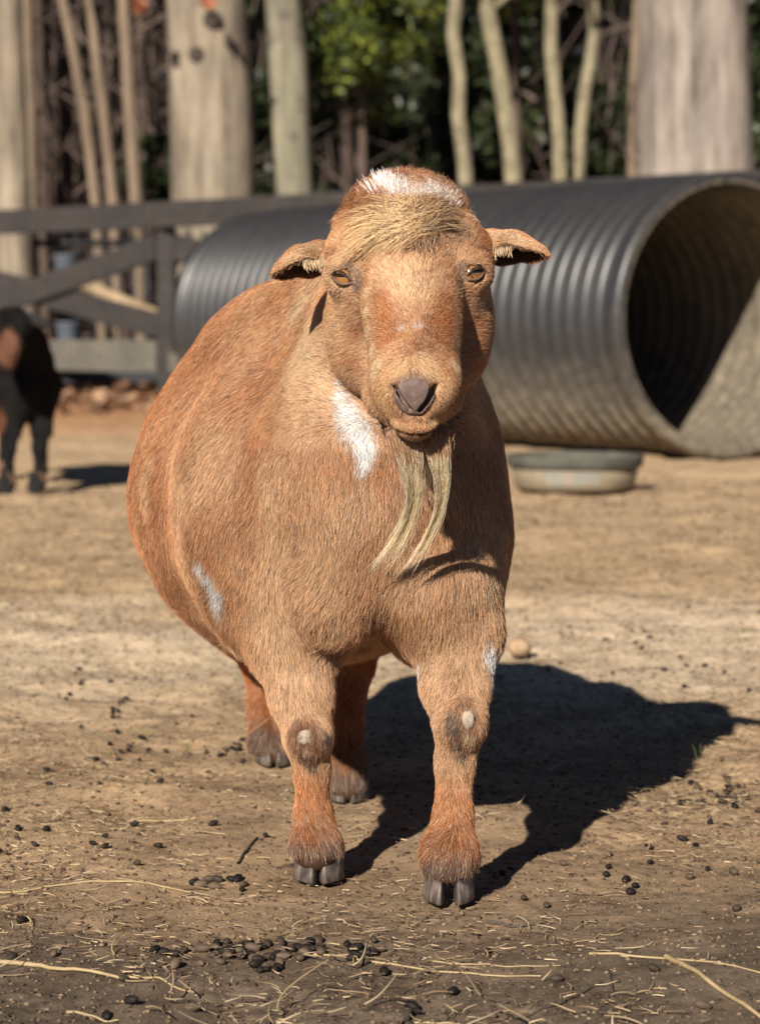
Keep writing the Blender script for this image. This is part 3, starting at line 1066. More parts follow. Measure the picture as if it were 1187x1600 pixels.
# bare brushwood between the left trunks
n = 9000
x = g.uniform(-6.5, 6.5, n); y = g.uniform(26, 40, n); z = g.uniform(0, 5.5, n)
th = g.uniform(0, 2 * PI, n); el = g.uniform(.2, 1.5, n); L = g.uniform(.3, 1.3, n)
d = np.stack([np.cos(th) * np.cos(el), np.sin(th) * np.cos(el), np.sin(el)], 1)
P = np.stack([x, y, z], 1)
keep = (x < 0) | (g.random(n) < .35)
P, d, L = P[keep], d[keep], L[keep]; n = len(P)
pts = np.stack([P + d * (L * t)[:, None] + g.normal(size=(n, 3)) * .03 * t for t in (0, .33, .66, 1)], 1)
cc = np.array([(.09, .062, .05), (.14, .10, .08), (.05, .035, .03)])[g.integers(0, 3, n)]
o = curves_obj('undergrowth', pts, np.tile(np.array([.014, .011, .008, .003]), (n, 1)), cc, STRAWM)
tag(o, 'bare brown brushwood and twigs among the woodland trunks', 'undergrowth', kind='stuff')
# rusty leaves hanging at the top left
RUSTL = [(.42, .13, .05), (.5, .19, .08), (.35, .10, .04)]
for k, (uu, vv, lab) in enumerate(((222, 8, 'small spray of rusty orange leaves left of the knotted trunk top'), (328, 3, 'small spray of rusty orange leaves on the knotted trunk top'))):
    c = at(uu, vv, 20.2)
    base = tuple(c)
    t = empty('leaf_spray', base); tag(t, lab, 'leaf spray', 'rusty leaf sprays at the top')
    V, F = tube([at(uu - 60, vv - 80, 20.6), at(uu - 20, vv - 20, 20.3), c], [.02, .012, .004], 6, .02, k, 2)
    mesh_obj('twig', V, F, BARKF, t, base=base)
    leaves(c, (.10, .08, .06), 60, .028, RUSTL, 6, 300 + k, 'leaves', t, base)

# ------------------------------------------------------------------ the goat
def rotz(a):
    c, s = math.cos(a), math.sin(a)
    return [[c, -s, 0], [s, c, 0], [0, 0, 1]]


def rotx(a):
    c, s = math.cos(a), math.sin(a)
    return [[1, 0, 0], [0, c, -s], [0, s, c]]


EYEL, EYER = at(542, 435, 2.025), at(734, 428, 2.025)
ER = .0108
GZL, GZR = norm(np.array([-.50, -.86, .05])), norm(np.array([.50, -.86, .05]))
YAW = R(9)


def goat_body(s, carve=None):
    # torso
    s.ell((-.069, 2.48, .336), (.186, .26, .178), .03, rotz(YAW))
    s.ell((-.105, 2.70, .350), (.135, .125, .15), .04)
    s.ell((-.088, 2.27, .335), (.100, .12, .150), .05)
    s.ell((.046, 2.23, .335), (.070, .11, .150), .05)
    s.ell((-.012, 2.150, .360), (.092, .092, .120), .05)
    s.ell(at(518, 912, 2.128), (.046, .042, .052), .026)
    s.ell(at(674, 910, 2.118), (.041, .039, .048), .020)
    # neck and withers
    s.cone((.008, 2.19, .510), (-.078, 2.42, .452), .062, .098, .05)
    s.cone(at(630, 430, 2.14), (-.012, 2.19, .40), .052, .090, .045)
    # front legs
    s.chain([((-.085, 2.22, .30), .070), (at(462, 1000, 2.185), .041), (at(471, 1085, 2.168), .0275), (at(481, 1150, 2.152), .0200),
             (at(487, 1200, 2.158), .0145), (at(490, 1270, 2.162), .0143), (at(493, 1318, 2.155), .0205), (at(493, 1328, 2.150), .0190)], .010, .04)
    s.chain([((.050, 2.18, .30), .060), (at(714, 990, 2.145), .039), (at(712, 1068, 2.120), .0285), (at(719, 1130, 2.092), .0205),
             (at(711, 1188, 2.095), .0155), (at(708, 1270, 2.088), .0145), (at(702, 1335, 2.076), .0220), (at(700, 1348, 2.070), .0182)], .010, .04)
    s.ell(at(480, 1152, 2.138), (.0165, .011, .019), .008)
    s.ell(at(726, 1128, 2.078), (.0150, .011, .020), .008)
    # hind legs
    s.chain([((-.155, 2.70, .30), .080), ((-.165, 2.63, .225), .050), (at(412, 1030, 2.80), .025), (at(416, 1100, 2.775), .0175),
             (at(420, 1155, 2.745), .0200), (at(427, 1170, 2.735), .0190)], .012, .04)
    s.chain([((-.02, 2.68, .28), .080), (at(556, 950, 2.57), .043), (at(548, 1040, 2.60), .022), (at(540, 1130, 2.56), .0168),
             (at(540, 1200, 2.53), .0200), (at(542, 1224, 2.52), .0190)], .012, .04)
    # tail stub
    s.cone((-.13, 2.81, .44), (-.14, 2.86, .38), .02, .012, .02)
    # head
    s.ell(at(631, 378, 2.085), (.0620, .052, .0430), .02)
    s.ell(at(634, 325, 2.085), (.0400, .040, .0260), .018)
    s.ell(at(636, 405, 2.052), (.045, .042, .040), .02)
    s.cone(at(640, 430, 2.028), at(648, 585, 1.952), .0385, .0280, .018)
    s.cone(at(605, 435, 2.030), at(622, 590, 1.952), .0205, .0195, .012)
    s.cone(at(681, 433, 2.030), at(674, 590, 1.952), .0205, .0195, .012)
    s.ell(at(568, 508, 2.070), (.0325, .040, .053), .02, rotz(.15))
    s.ell(at(714, 502, 2.070), (.0300, .040, .053), .02, rotz(-.15))
    s.cone(at(556, 405, 2.062), at(580, 470, 2.04), .0265, .022, .015)
    s.cone(at(722, 398, 2.062), at(700, 465, 2.04), .0265, .022, .015)
    s.cone(at(606, 618, 2.02), at(608, 560, 2.06), .019, .03, .02)
    s.cone(at(684, 616, 2.02), at(682, 560, 2.06), .019, .03, .02)
    s.ell(at(648, 606, 1.944), (.0298, .034, .0320), .024)
    s.cone(at(648, 664, 1.938), at(645, 610, 2.05), .0118, .035, .006)
    s.ell(at(648, 662, 1.936), (.019, .016, .0115), .004)
    # brows and sockets
    for c, g_ in ((EYEL, GZL), (EYER, GZR)):
        s.ell(c + np.array([0, .006, .002]), (.0195, .018, .018), .012)
        s.ell(c + np.array([0, .004, .0125]), (.015, .012, .0065), .006)
        s.ell(c + g_ * .011, (.0085, .0105, .0062), .003, None, True)
        s.ell(c, ER + .0006, .002, None, True)
    if carve is not None:
        for pts, r_ in carve:
            for a, b in zip(pts[:-1], pts[1:]):
                s.cone(a, b, r_, r_, .0015, True)


fx, fy, fz = .0026, .0026, .0026
gx = axis([(-.30, -.062, .006), (-.062, .112, fx), (.112, .17, .006)])
gy = axis([(1.875, 2.13, fy), (2.13, 2.22, .004), (2.22, 2.92, .006)])
gz = axis([(-.012, .12, .0035), (.12, .395, .005), (.395, .63, fz)])

# first a look at the head alone to find its surface
hs = SDF(axis([(-.05, .10, .004)]), axis([(1.88, 2.1, .004)]), axis([(.40, .62, .004)]))
goat_body(hs)
hv, hf = hs.mesh()
bh = BVHTree.FromPolygons([tuple(p) for p in hv], [tuple(int(a) for a in f) for f in hf])
def hit0(u, v):
    d = Vector(ray(u, v)).normalized()
    h = bh.ray_cast(Vector((0, 0, CAMZ)), d)
    return np.array(h[0]) if h[0] is not None else at(u, v, 1.93)
IN = np.array([0, .004, 0])
NOSTL = [hit0(619, 602) + IN * .2, hit0(622, 615) + IN * .4, hit0(630, 627) + IN * .6, hit0(640, 640) + IN * .3]
NOSTR = [hit0(676, 604) + IN * .2, hit0(673, 616) + IN * .6, hit0(666, 628) + IN * .8, hit0(656, 641) + IN * .4]
MUV = ((590, 646), (603, 659), (620, 671), (640, 678), (658, 678), (676, 671), (692, 659), (704, 646))
MOUTH = [hit0(u, v) for (u, v) in ((594, 648), (606, 662), (622, 673), (640, 678), (658, 678), (676, 672), (692, 660), (704, 645))]
PHIL = [hit0(647, 652), hit0(647, 664), hit0(648, 674)]
CARVE = [([p + IN * k for p in NOSTL], .0030) for k in (-.4, .3, 1.0, 1.7)] + [([p + IN * k for p in NOSTR], .0038) for k in (-.4, .3, 1.0, 1.7)] + [(MOUTH, .0014)]

gs = SDF(gx, gy, gz)
goat_body(gs, CARVE)
bV, bF = gs.mesh()
bV = relax(bV, bF, 1, .4)
bN = vnormals(bV, bF)
tw = sstep(2.10, 2.16, bV[:, 1]) * sstep(.20, .26, bV[:, 2])
bV = bV + bN * (tw * (.0048 * vnoise(bV * np.array([1.3, 1, .6]), 12, 51) + .0018 * vnoise(bV, 30, 52)))[:, None]
bN = vnormals(bV, bF)
BV = BVHTree.FromPolygons([tuple(p) for p in bV], [tuple(int(a) for a in f) for f in bF])
def hit(u, v):
    h = BV.ray_cast(Vector((0, 0, CAMZ)), Vector(ray(u, v)).normalized())
    return np.array(h[0]) if h[0] is not None else at(u, v, 2.2)


TAN = np.array([.535, .262, .118]); LTAN = np.array([.69, .425, .238]); RUST = np.array([.40, .130, .034]); DRUST = np.array([.22, .070, .026])
CREAM = np.array([.70, .50, .30]); WHITE = np.array([.86, .85, .84]); DARK = np.array([.055, .033, .025]); DUSK = np.array([.16, .09, .06])
# coat patches, a few standing for shade in folds: (u, v, radius, colour, strength)
PAT = []
def pat(col, st, *pts):
    for (u, v, r_) in pts: PAT.append((hit(u, v), r_, np.array(col), st))
pat(CREAM * .95, .8, (490, 520, .022), (480, 570, .026), (500, 610, .022), (470, 480, .018))
pat(LTAN, .75, (480, 640, .03), (420, 760, .03), (440, 860, .035), (560, 800, .03), (420, 960, .03), (450, 1020, .03), (690, 1000, .02), (640, 900, .03))
pat(RUST, .6, (330, 560, .04), (290, 680, .045), (260, 790, .05), (380, 620, .03), (310, 840, .035))
pat(WHITE, .55, (622, 296, .007), (652, 300, .007), (678, 304, .007))
pat(RUST, .45, (398, 690, .018), (392, 740, .018), (386, 790, .018), (384, 840, .018), (250, 700, .014))  # shade of the shoulder crease painted in rust, plus one rust flank spot
pat(LTAN, .6, (228, 750, .014), (232, 785, .014), (240, 720, .010))
pat(WHITE, 1.0, (534, 598, .0045), (541, 622, .0065), (551, 648, .0095), (561, 672, .0120), (569, 692, .0118), (570, 710, .009), (567, 724, .0055))
pat(WHITE, .9, (312, 885, .007), (326, 905, .009), (338, 928, .011), (344, 942, .009))
pat(WHITE, .9, (768, 1018, .010), (772, 1035, .012), (768, 1052, .010), (655, 1035, .007), (656, 1050, .007))
pat(CREAM, .7, (770, 900, .010), (765, 915, .010))
pat(DRUST * 1.6, .5, (266, 765, .009), (262, 790, .009), (268, 740, .006))  # shade of the belly fold put into the coat colour
pat(LTAN, .8, (318, 950, .02), (325, 980, .02))
pat(DUSK, .5, (585, 960, .012), (588, 985, .012), (580, 1005, .010))  # cleft between the chest lobes darkened by colour, as its shade
# knees
pat(DRUST * .9, .8, (478, 1140, .0145), (480, 1165, .0165), (500, 1165, .012), (490, 1185, .010), (462, 1150, .010))
pat(DARK * 1.3, .9, (508, 1150, .006), (488, 1192, .007), (475, 1175, .005))
pat(DRUST, .8, (728, 1125, .0165), (726, 1150, .014), (722, 1170, .009))
pat(DARK * 1.3, .9, (707, 1118, .0065), (709, 1135, .0065), (716, 1160, .006), (723, 1178, .005))
pat(CREAM * .7, .8, (480, 1170, .004), (731, 1148, .0065))
# face
pat(LTAN * 1.08, .85, (640, 430, .022), (620, 450, .018), (660, 450, .018), (600, 420, .012))
pat(CREAM * 1.05, .95, (578, 460, .006), (577, 490, .006), (578, 520, .006), (582, 550, .006), (590, 575, .008), (716, 460, .005), (715, 500, .005), (713, 540, .005), (708, 570, .006))
pat(CREAM * np.array([1.0, .86, .70]), .8, (600, 600, .011), (598, 630, .010), (612, 655, .011), (694, 600, .009), (695, 630, .009), (684, 655, .010), (648, 560, .009), (648, 690, .008), (625, 575, .009), (672, 575, .009))
pat(RUST * 1.15, .75, (602, 490, .010), (603, 510, .011), (606, 530, .009), (690, 490, .009), (690, 510, .010), (688, 530, .008), (600, 470, .008), (692, 470, .007))
pat(DRUST * 1.4, .45, (625, 510, .007), (622, 525, .006), (668, 508, .007), (670, 525, .006), (640, 545, .008), (655, 540, .008))
pat(WHITE * .8, .4, (653, 512, .0040), (628, 515, .0032))
pat(DUSK * 1.6, .6, (645, 585, .006), (630, 588, .005), (662, 588, .005))
pat(RUST * 1.1, .55, (556, 560, .012), (560, 520, .010), (735, 560, .012), (733, 500, .010), (520, 400, .010), (758, 380, .010))
pat(LTAN * .95, .5, (535, 480, .014), (530, 520, .012), (750, 480, .010), (545, 600, .014))
pat(RUST, .7, (520, 345, .014), (540, 315, .014), (570, 290, .012), (745, 340, .012), (735, 320, .008))
pat(DRUST * 1.5, .7, (632, 282, .008), (640, 276, .008))
pat(WHITE, .8, (600, 290, .006), (606, 300, .008), (620, 310, .007), (640, 314, .007), (660, 314, .007), (680, 312, .007), (698, 316, .006))
pat(DUSK * .7, .85, (575, 385, .0055), (588, 386, .0060), (600, 388, .0050))  # shade under the overhanging forelock painted on the hair below
pat(DUSK, .6, (705, 362, .007), (720, 365, .006), (690, 360, .006))
pat(DUSK * .9, .8, (560, 447, .0040), (565, 453, .0032), (716, 442, .0035), (712, 448, .0030))
pat(DUSK * 1.3, .7, (528, 424, .0055), (548, 420, .0055), (562, 432, .0045), (566, 445, .0045), (724, 420, .0045), (714, 430, .0045), (742, 414, .0050))
for (u, v) in ((596, 650), (606, 662), (622, 672), (640, 677), (658, 677), (676, 671), (692, 660), (704, 646)):
    pat(DARK, .95, (u, v, .0034))
NOSEC = hit(647, 620)
MPT = np.stack([hit(np.interp(t, range(8), [a[0] for a in MUV]), np.interp(t, range(8), [a[1] for a in MUV])) for t in np.linspace(0, 7, 60)])
def mdist(p):
    d = np.full(len(p), 1.0)
    m = (p[:, 1] < 2.0) & (p[:, 2] < .46) & (p[:, 2] > .39)
    if m.any(): d[m] = np.min(np.linalg.norm(p[m][:, None] - MPT[None], axis=2), axis=1)
    return d


def coat(p, jit=True):
    n = len(p)
    x, y, z = p[:, 0], p[:, 1], p[:, 2]
    n1 = vnoise(p * np.array([1, .6, .6]), 22, 11)
    n2 = vnoise(p * np.array([1.4, .5, .5]), 60, 12)
    c = np.tile(TAN, (n, 1))
    def mix(col, w_):
        nonlocal c
        w_ = np.clip(w_, 0, 1)[:, None]
        c = c * (1 - w_) + col * w_
    mix(LTAN, .7 * sstep(-.4, .6, n1) * sstep(2.5, 2.25, y))
    mix(RUST * 1.15, .8 * sstep(2.26, 2.5, y + .04 * n1))
    mix(RUST, .35 * sstep(.1, .9, -n1))
    legs = sstep(.235, .19, z)
    mix(LTAN * .95, .5 * legs * (y < 2.4))
    low = sstep(.125, .085, z + .008 * n2) * (y < 2.4)
    mix(RUST * np.array([1.25, 1.35, 1.25]), .9 * low)
    mix(RUST * np.array([1.25, 1.15, .9]), sstep(.27, .2, z) * (y > 2.42) * 1.0)
    mix(RUST * .72, .85 * sstep(.080, .054, z + .006 * n2))
    mix(DARK * 1.8, .85 * sstep(.056, .036, z + .007 * n2))
    for (q_, r_, col, st) in PAT:
        d = np.linalg.norm(p - q_, axis=1)
        m = d < r_ * 1.9
        if not m.any(): continue
        dd = d[m] / r_ + .28 * n2[m] + (.16 * rng.normal(size=m.sum()) if jit else 0)
        w_ = (st * (sstep(1.6, .2, dd) if r_ > .016 else sstep(1.35, .65, dd)))[:, None]
        c[m] = c[m] * (1 - w_) + col * w_
    return c


def furlen(p):
    x, y, z = p[:, 0], p[:, 1], p[:, 2]
    L = np.full(len(p), .0102)
    hd = sstep(2.14, 2.08, y) * sstep(.400, .425, z)
    L = L * (1 - hd) + .0085 * hd
    muz = sstep(1.985, 1.94, y) * (z > .40)
    L = L * (1 - muz) + .0042 * muz
    poll = sstep(.585, .602, z) * (y < 2.2)
    L = L * (1 - poll) + .014 * poll
    belly = sstep(.24, .17, z) * sstep(2.28, 2.36, y) * (np.abs(x + .06) < .2)
    L += .006 * belly
    br = np.exp(-(((x - .0) / .05) ** 2 + ((z - .225) / .025) ** 2)) * (y < 2.3)
    L += .010 * br
    L += .016 * sstep(-.10, -.14, x) * sstep(.27, .23, z) * sstep(2.65, 2.55, y) * (z > .17)
    leg = sstep(.20, .13, z) * (y < 2.3) + sstep(.15, .12, z) * (y >= 2.3)
    L = L * (1 - leg) + .0070 * leg
    L += .004 * sstep(.09, .06, z)
    de = np.minimum(np.linalg.norm(p - EYEL, axis=1), np.linalg.norm(p - EYER, axis=1))
    L *= .35 + .65 * sstep(.012, .026, de)
    L *= .45 + .55 * sstep(.002, .010, mdist(p))
    return L


def furdir(p, N):
    x, y, z = p[:, 0], p[:, 1], p[:, 2]
    hd = (sstep(2.15, 2.10, y) * sstep(.400, .425, z))[:, None]
    f = norm(p - np.array([.026, 1.93, .475])) + np.array([0, .55, -.02])
    b = np.stack([-.22 * np.ones(len(p)) - .25 * sstep(-.05, -.2, x) + .15 * sstep(.02, .12, x), .15 + .75 * sstep(.36, .5, z) + .3 * sstep(2.25, 2.5, y), -np.ones(len(p))], 1)
    leg = sstep(.23, .17, z)[:, None]
    b = b * (1 - leg) + np.array([0, .1, -1.0]) * leg
    w_ = np.stack([vnoise(p, 14, 21), vnoise(p, 14, 22), vnoise(p, 14, 23)], 1) * .34
    w2 = np.stack([vnoise(p, 45, 24), vnoise(p, 45, 25), vnoise(p, 45, 26)], 1) * .22
    return norm(f * hd + b * (1 - hd)) + w_ * (1 - .5 * hd) + w2


GB = np.array([-.04, 2.36, 0.0])
goat = empty('goat', tuple(GB))
tag(goat, 'fat tan brown goat with a pale beard standing on the dirt facing the camera', 'goat')
skin_c = coat(bV, False) * .55
mesh_obj('body', bV, bF, SKIN, goat, base=GB, vcol=skin_c)


def dens(p):
    d = np.ones(len(p)) * 1.0
    x, y, z = p[:, 0], p[:, 1], p[:, 2]
    d = np.where((y < 2.15) & (z > .40), 4.6, d)
    d = np.where((y < 1.99) & (z > .40), 7.5, d)
    d = np.where(z < .20, 2.6, d)
    d = np.where((y > 2.62) & (z > .2), .5, d)
    d = np.where(z < np.where(y < 2.35, .033, .023), 0, d)
    d = np.where(mdist(p) < .0021, 0, d)
    for c_, g_, sg in ((EYEL, GZL, -1), (EYER, GZR, 1)):
        q_ = p - (c_ + g_ * ER)
        hx = norm(np.array([g_[1], -g_[0], 0])); hx = hx if hx[0] > 0 else -hx
        tl = R(16) * sg
        h2 = hx * math.cos(tl) + np.array([0, 0, math.sin(tl)]); v2 = -hx * math.sin(tl) + np.array([0, 0, math.cos(tl)])
        aa = (q_ @ h2 + sg * .001) / .0086; bb = (q_ @ v2) / .0048
        d = np.where((aa ** 2 + bb ** 2 < 1) & (np.linalg.norm(q_, axis=1) < .03), 0, d)
    # nose leather is bare
    a = (x - NOSEC[0]) / .0156; b = (z - NOSEC[2] + .0012) / .0138
    low = np.clip(-b, 0, 1.5)
    d = np.where((y < 1.945) & ((a * (1 + .15 * low)) ** 2 + b * b < .92) & (z > .40), 0, d)
    return d


NF = 900000
P_, N_ = sample_mesh(bV, bF, bN, NF, dens)
L_ = furlen(P_) * rng.uniform(.65, 1.25, NF)
D_ = furdir(P_, N_)
poll = sstep(.580, .602, P_[:, 2]) * (P_[:, 1] < 2.2)
lift = .30 + .65 * poll + .12 * sstep(.2, .9, vnoise(P_, 30, 61))
lift = np.where((P_[:, 1] < 1.99) & (P_[:, 2] > .4), .30, lift)
C_ = coat(P_)
C_ = C_ * (rng.uniform(.58, 1.28, NF) * (1 + .13 * vnoise(P_ * np.array([1.5, .6, .5]), 38, 62) + .10 * vnoise(P_ * np.array([1.5, .7, .6]), 110, 63)))[:, None]
rr_ = rng.random(NF)
C_ = np.where((rr_ < .13)[:, None], C_ * np.array([.38, .30, .25]), C_)
C_ = np.where((rr_ > .90)[:, None], C_ * .4 + np.array([.88, .64, .40]) * .6, C_)
D_ = D_ * (1 - poll[:, None]) + poll[:, None] * (norm(P_ - at(632, 410, 2.11)) + np.array([0, -.2, .25]))
ST, RAD = grow(P_, N_, D_, L_, lift, 5, rad=.00014, tipr=.2, jit=.20, clump=5, droop=.12)
curves_obj('fur', ST, RAD, C_, FUR, goat, GB)

# nose leather ----------------------------------------------------------------
ns = SDF(axis([(NOSEC[0] - .026, NOSEC[0] + .026, .0008)]), axis([(1.885, 1.935, .0008)]), axis([(NOSEC[2] - .026, NOSEC[2] + .026, .0008)]))
goat_body(ns, [(MOUTH, .0014)])
ns.V -= .0014
X, Y, Z = np.meshgrid(*ns.ax, indexing='ij')
pp = np.stack([X, Y, Z], -1)
a = (X - NOSEC[0]) / .0168; b = (Z - NOSEC[2]) / .0158
low = np.clip(-b, 0, 1.5)
reg = (np.sqrt((a * (1 + .15 * low)) ** 2 + b ** 2) - 1) * .013
ns.V += (.00018 * vnoise(pp, 900, 3) + .0002 * vnoise(pp, 350, 4)).astype(np.float32)
h = np.clip(.5 + .5 * (ns.V - reg) / .003, 0, 1)
ns.V = (reg * (1 - h) + ns.V * h + .003 * h * (1 - h)).astype(np.float32)
for pts, r_, r2_ in ((NOSTL, .0011, .0017), (NOSTR, .0026, .0019), (PHIL, .0009, .0009)):
    for k in (-1.0, -.6, -.2, .2, .7, 1.2, 1.8):
        m_ = len(pts) - 1
        for i_, (q0, q1) in enumerate(zip(pts[:-1], pts[1:])):
            if r_ < .001 and k > -.3: continue
            ns.cone(q0 + IN * k, q1 + IN * k, r_ + (r2_ - r_) * i_ / m_, r_ + (r2_ - r_) * (i_ + 1) / m_, .0008, True)
nV, nF = ns.mesh()
keep = (nV[nF].mean(1)[:, 1] < 1.932)
q = NT('nose_leather')
n1 = q.noise(q.tex(), 90, 5, .6); n2 = q.noise(q.tex(), 420, 4, .6)
NOSEM = q.pbr(q.ramp(n1, [(.35, (.10, .068, .058)), (.55, (.165, .108, .088)), (.7, (.25, .15, .11))]), .62, q.bump(n2, .6, .0008), .3)
mesh_obj('nose', nV, nF[keep], NOSEM, goat, base=GB)

# the dark line of the lips
LIP = NT('lip').pbr((.035, .020, .017), .6, None, .3)
mp = np.stack([hit(u, v) for (u, v) in ((590, 646), (603, 659), (620, 671), (640, 678), (658, 678), (676, 671), (692, 659), (704, 646))])
mp[:, 1] -= np.array([-.0005, .0006, .0016, .0022, .0022, .0016, .0006, -.0005])
for _ in range(2): mp[1:-1] = (mp[:-2] + 2 * mp[1:-1] + mp[2:]) / 4
v_, f_ = tube(mp, [.0005, .0011, .0015, .0018, .0018, .0015, .0011, .0005], 8, .05, 3, 3)
mesh_obj('mouth', v_, f_, LIP, goat, base=GB)

# hooves ----------------------------------------------------------------------
HORN = NT('hoof_horn')
n1 = HORN.noise(HORN.tex(stretch=(2.2, 2.2, .5)), 70, 6, .6)
HORN = HORN.pbr(HORN.ramp(n1, [(.35, (.038, .029, .024)), (.5, (.10, .078, .064)), (.68, (.22, .175, .14))]), .55, HORN.bump(n1, .4, .0015), .4)
def hoof(u, y, w_, gap, splay=0.0, base=GB, par=goat, sc=1.0, mat=HORN):
    c = at(u, 1300, y)
    ol = np.array([(.20, -1.15), (.50, -.92), (.84, -.50), (1.0, -.05), (.96, .40), (.70, .74), (.35, .80), (.08, .60), (0, .1), (0, -.45), (.05, -.85)])
    k = len(ol); tt = np.arange(0, k, .25)
    o2 = np.stack([np.interp(tt, np.arange(k + 1), np.append(ol[:, d], ol[0, d])) for d in (0, 1)], 1)
    for _ in range(2): o2 = (np.roll(o2, 1, 0) + 2 * o2 + np.roll(o2, -1, 0)) / 4
    n_ = len(o2)
    V, F = [], []
    rings = [(.001, .90, 0, 1), (.0030, 1.0, 0, 1), (.010, .985, .001, 1), (.020, .93, .003, .8), (.033, .82, .008, .6), (.046, .70, .013, .4), (.048, .5, .013, .4)]
    for sg in (-1, 1):
        b0 = len(V)
        for (z_, s_, yb, sp) in rings:
            for (a, b) in o2:
                x_ = gap * .5 + splay * sp + (a - .0) * w_ * s_
                wob = 1 + .025 * math.sin(z_ * 900 + a * 3)
                V.append((c[0] + sg * x_ * sc, y + (b * .024 * s_ * wob + yb) * sc, z_ * sc))
        for r_ in range(len(rings) - 1):
            for i_ in range(n_):
                j_ = (i_ + 1) % n_
                q_ = (b0 + r_ * n_ + i_, b0 + r_ * n_ + j_, b0 + (r_ + 1) * n_ + j_, b0 + (r_ + 1) * n_ + i_)
                F.append(q_ if sg > 0 else q_[::-1])
        bt = tuple(b0 + i_ for i_ in range(n_)); tp = tuple(b0 + (len(rings) - 1) * n_ + i_ for i_ in range(n_))
        F.append(bt[::-1] if sg > 0 else bt); F.append(tp if sg > 0 else tp[::-1])
    V = np.array(V); V[:, :2] += .0006 * vnoise(V, 160, 3)[:, None]
    return mesh_obj('hoof', V, F, mat, par, base=base)
hoof(498, 2.160, .0228, .0018)
hoof(701, 2.080, .0182, .0018, .0036)
hoof(430, 2.740, .0220, .0018)
hoof(544, 2.530, .0220, .0018)
# dewclaws
for (u, v, y) in ((452, 1335, 2.178), (538, 1338, 2.178)):
    pass

# bare calluses on the knees ---------------------------------------------------
q = NT('callus')
n1 = q.noise(q.tex(), 160, 6, .7)
CAL = q.pbr(q.ramp(n1, [(.38, (.10, .070, .05)), (.47, (.27, .205, .15)), (.62, (.40, .33, .255))]), .8, q.bump(n1, .6, .001))
for (u, v, rx_, rz_) in ((477, 1152, .0070, .0072), (731, 1124, .0058, .0088)):
    c = hit(u, v)
    V, F = lathe([(.001, .32), (.35, .30), (.65, .22), (.88, .08), (1, -.15), (1.0, -.6)], 24)
    V = np.array(V)
    V = np.stack([V[:, 0] * rx_, -V[:, 2] * .0075 + .0002 - .0020, V[:, 1] * rz_], 1)
    V += .0005 * vnoise(V + c, 300, 5)[:, None]
    o = mesh_obj('knee_callus', V + c, F, CAL, goat, base=GB)
    o['label'] = 'bare pale callus on the knee'

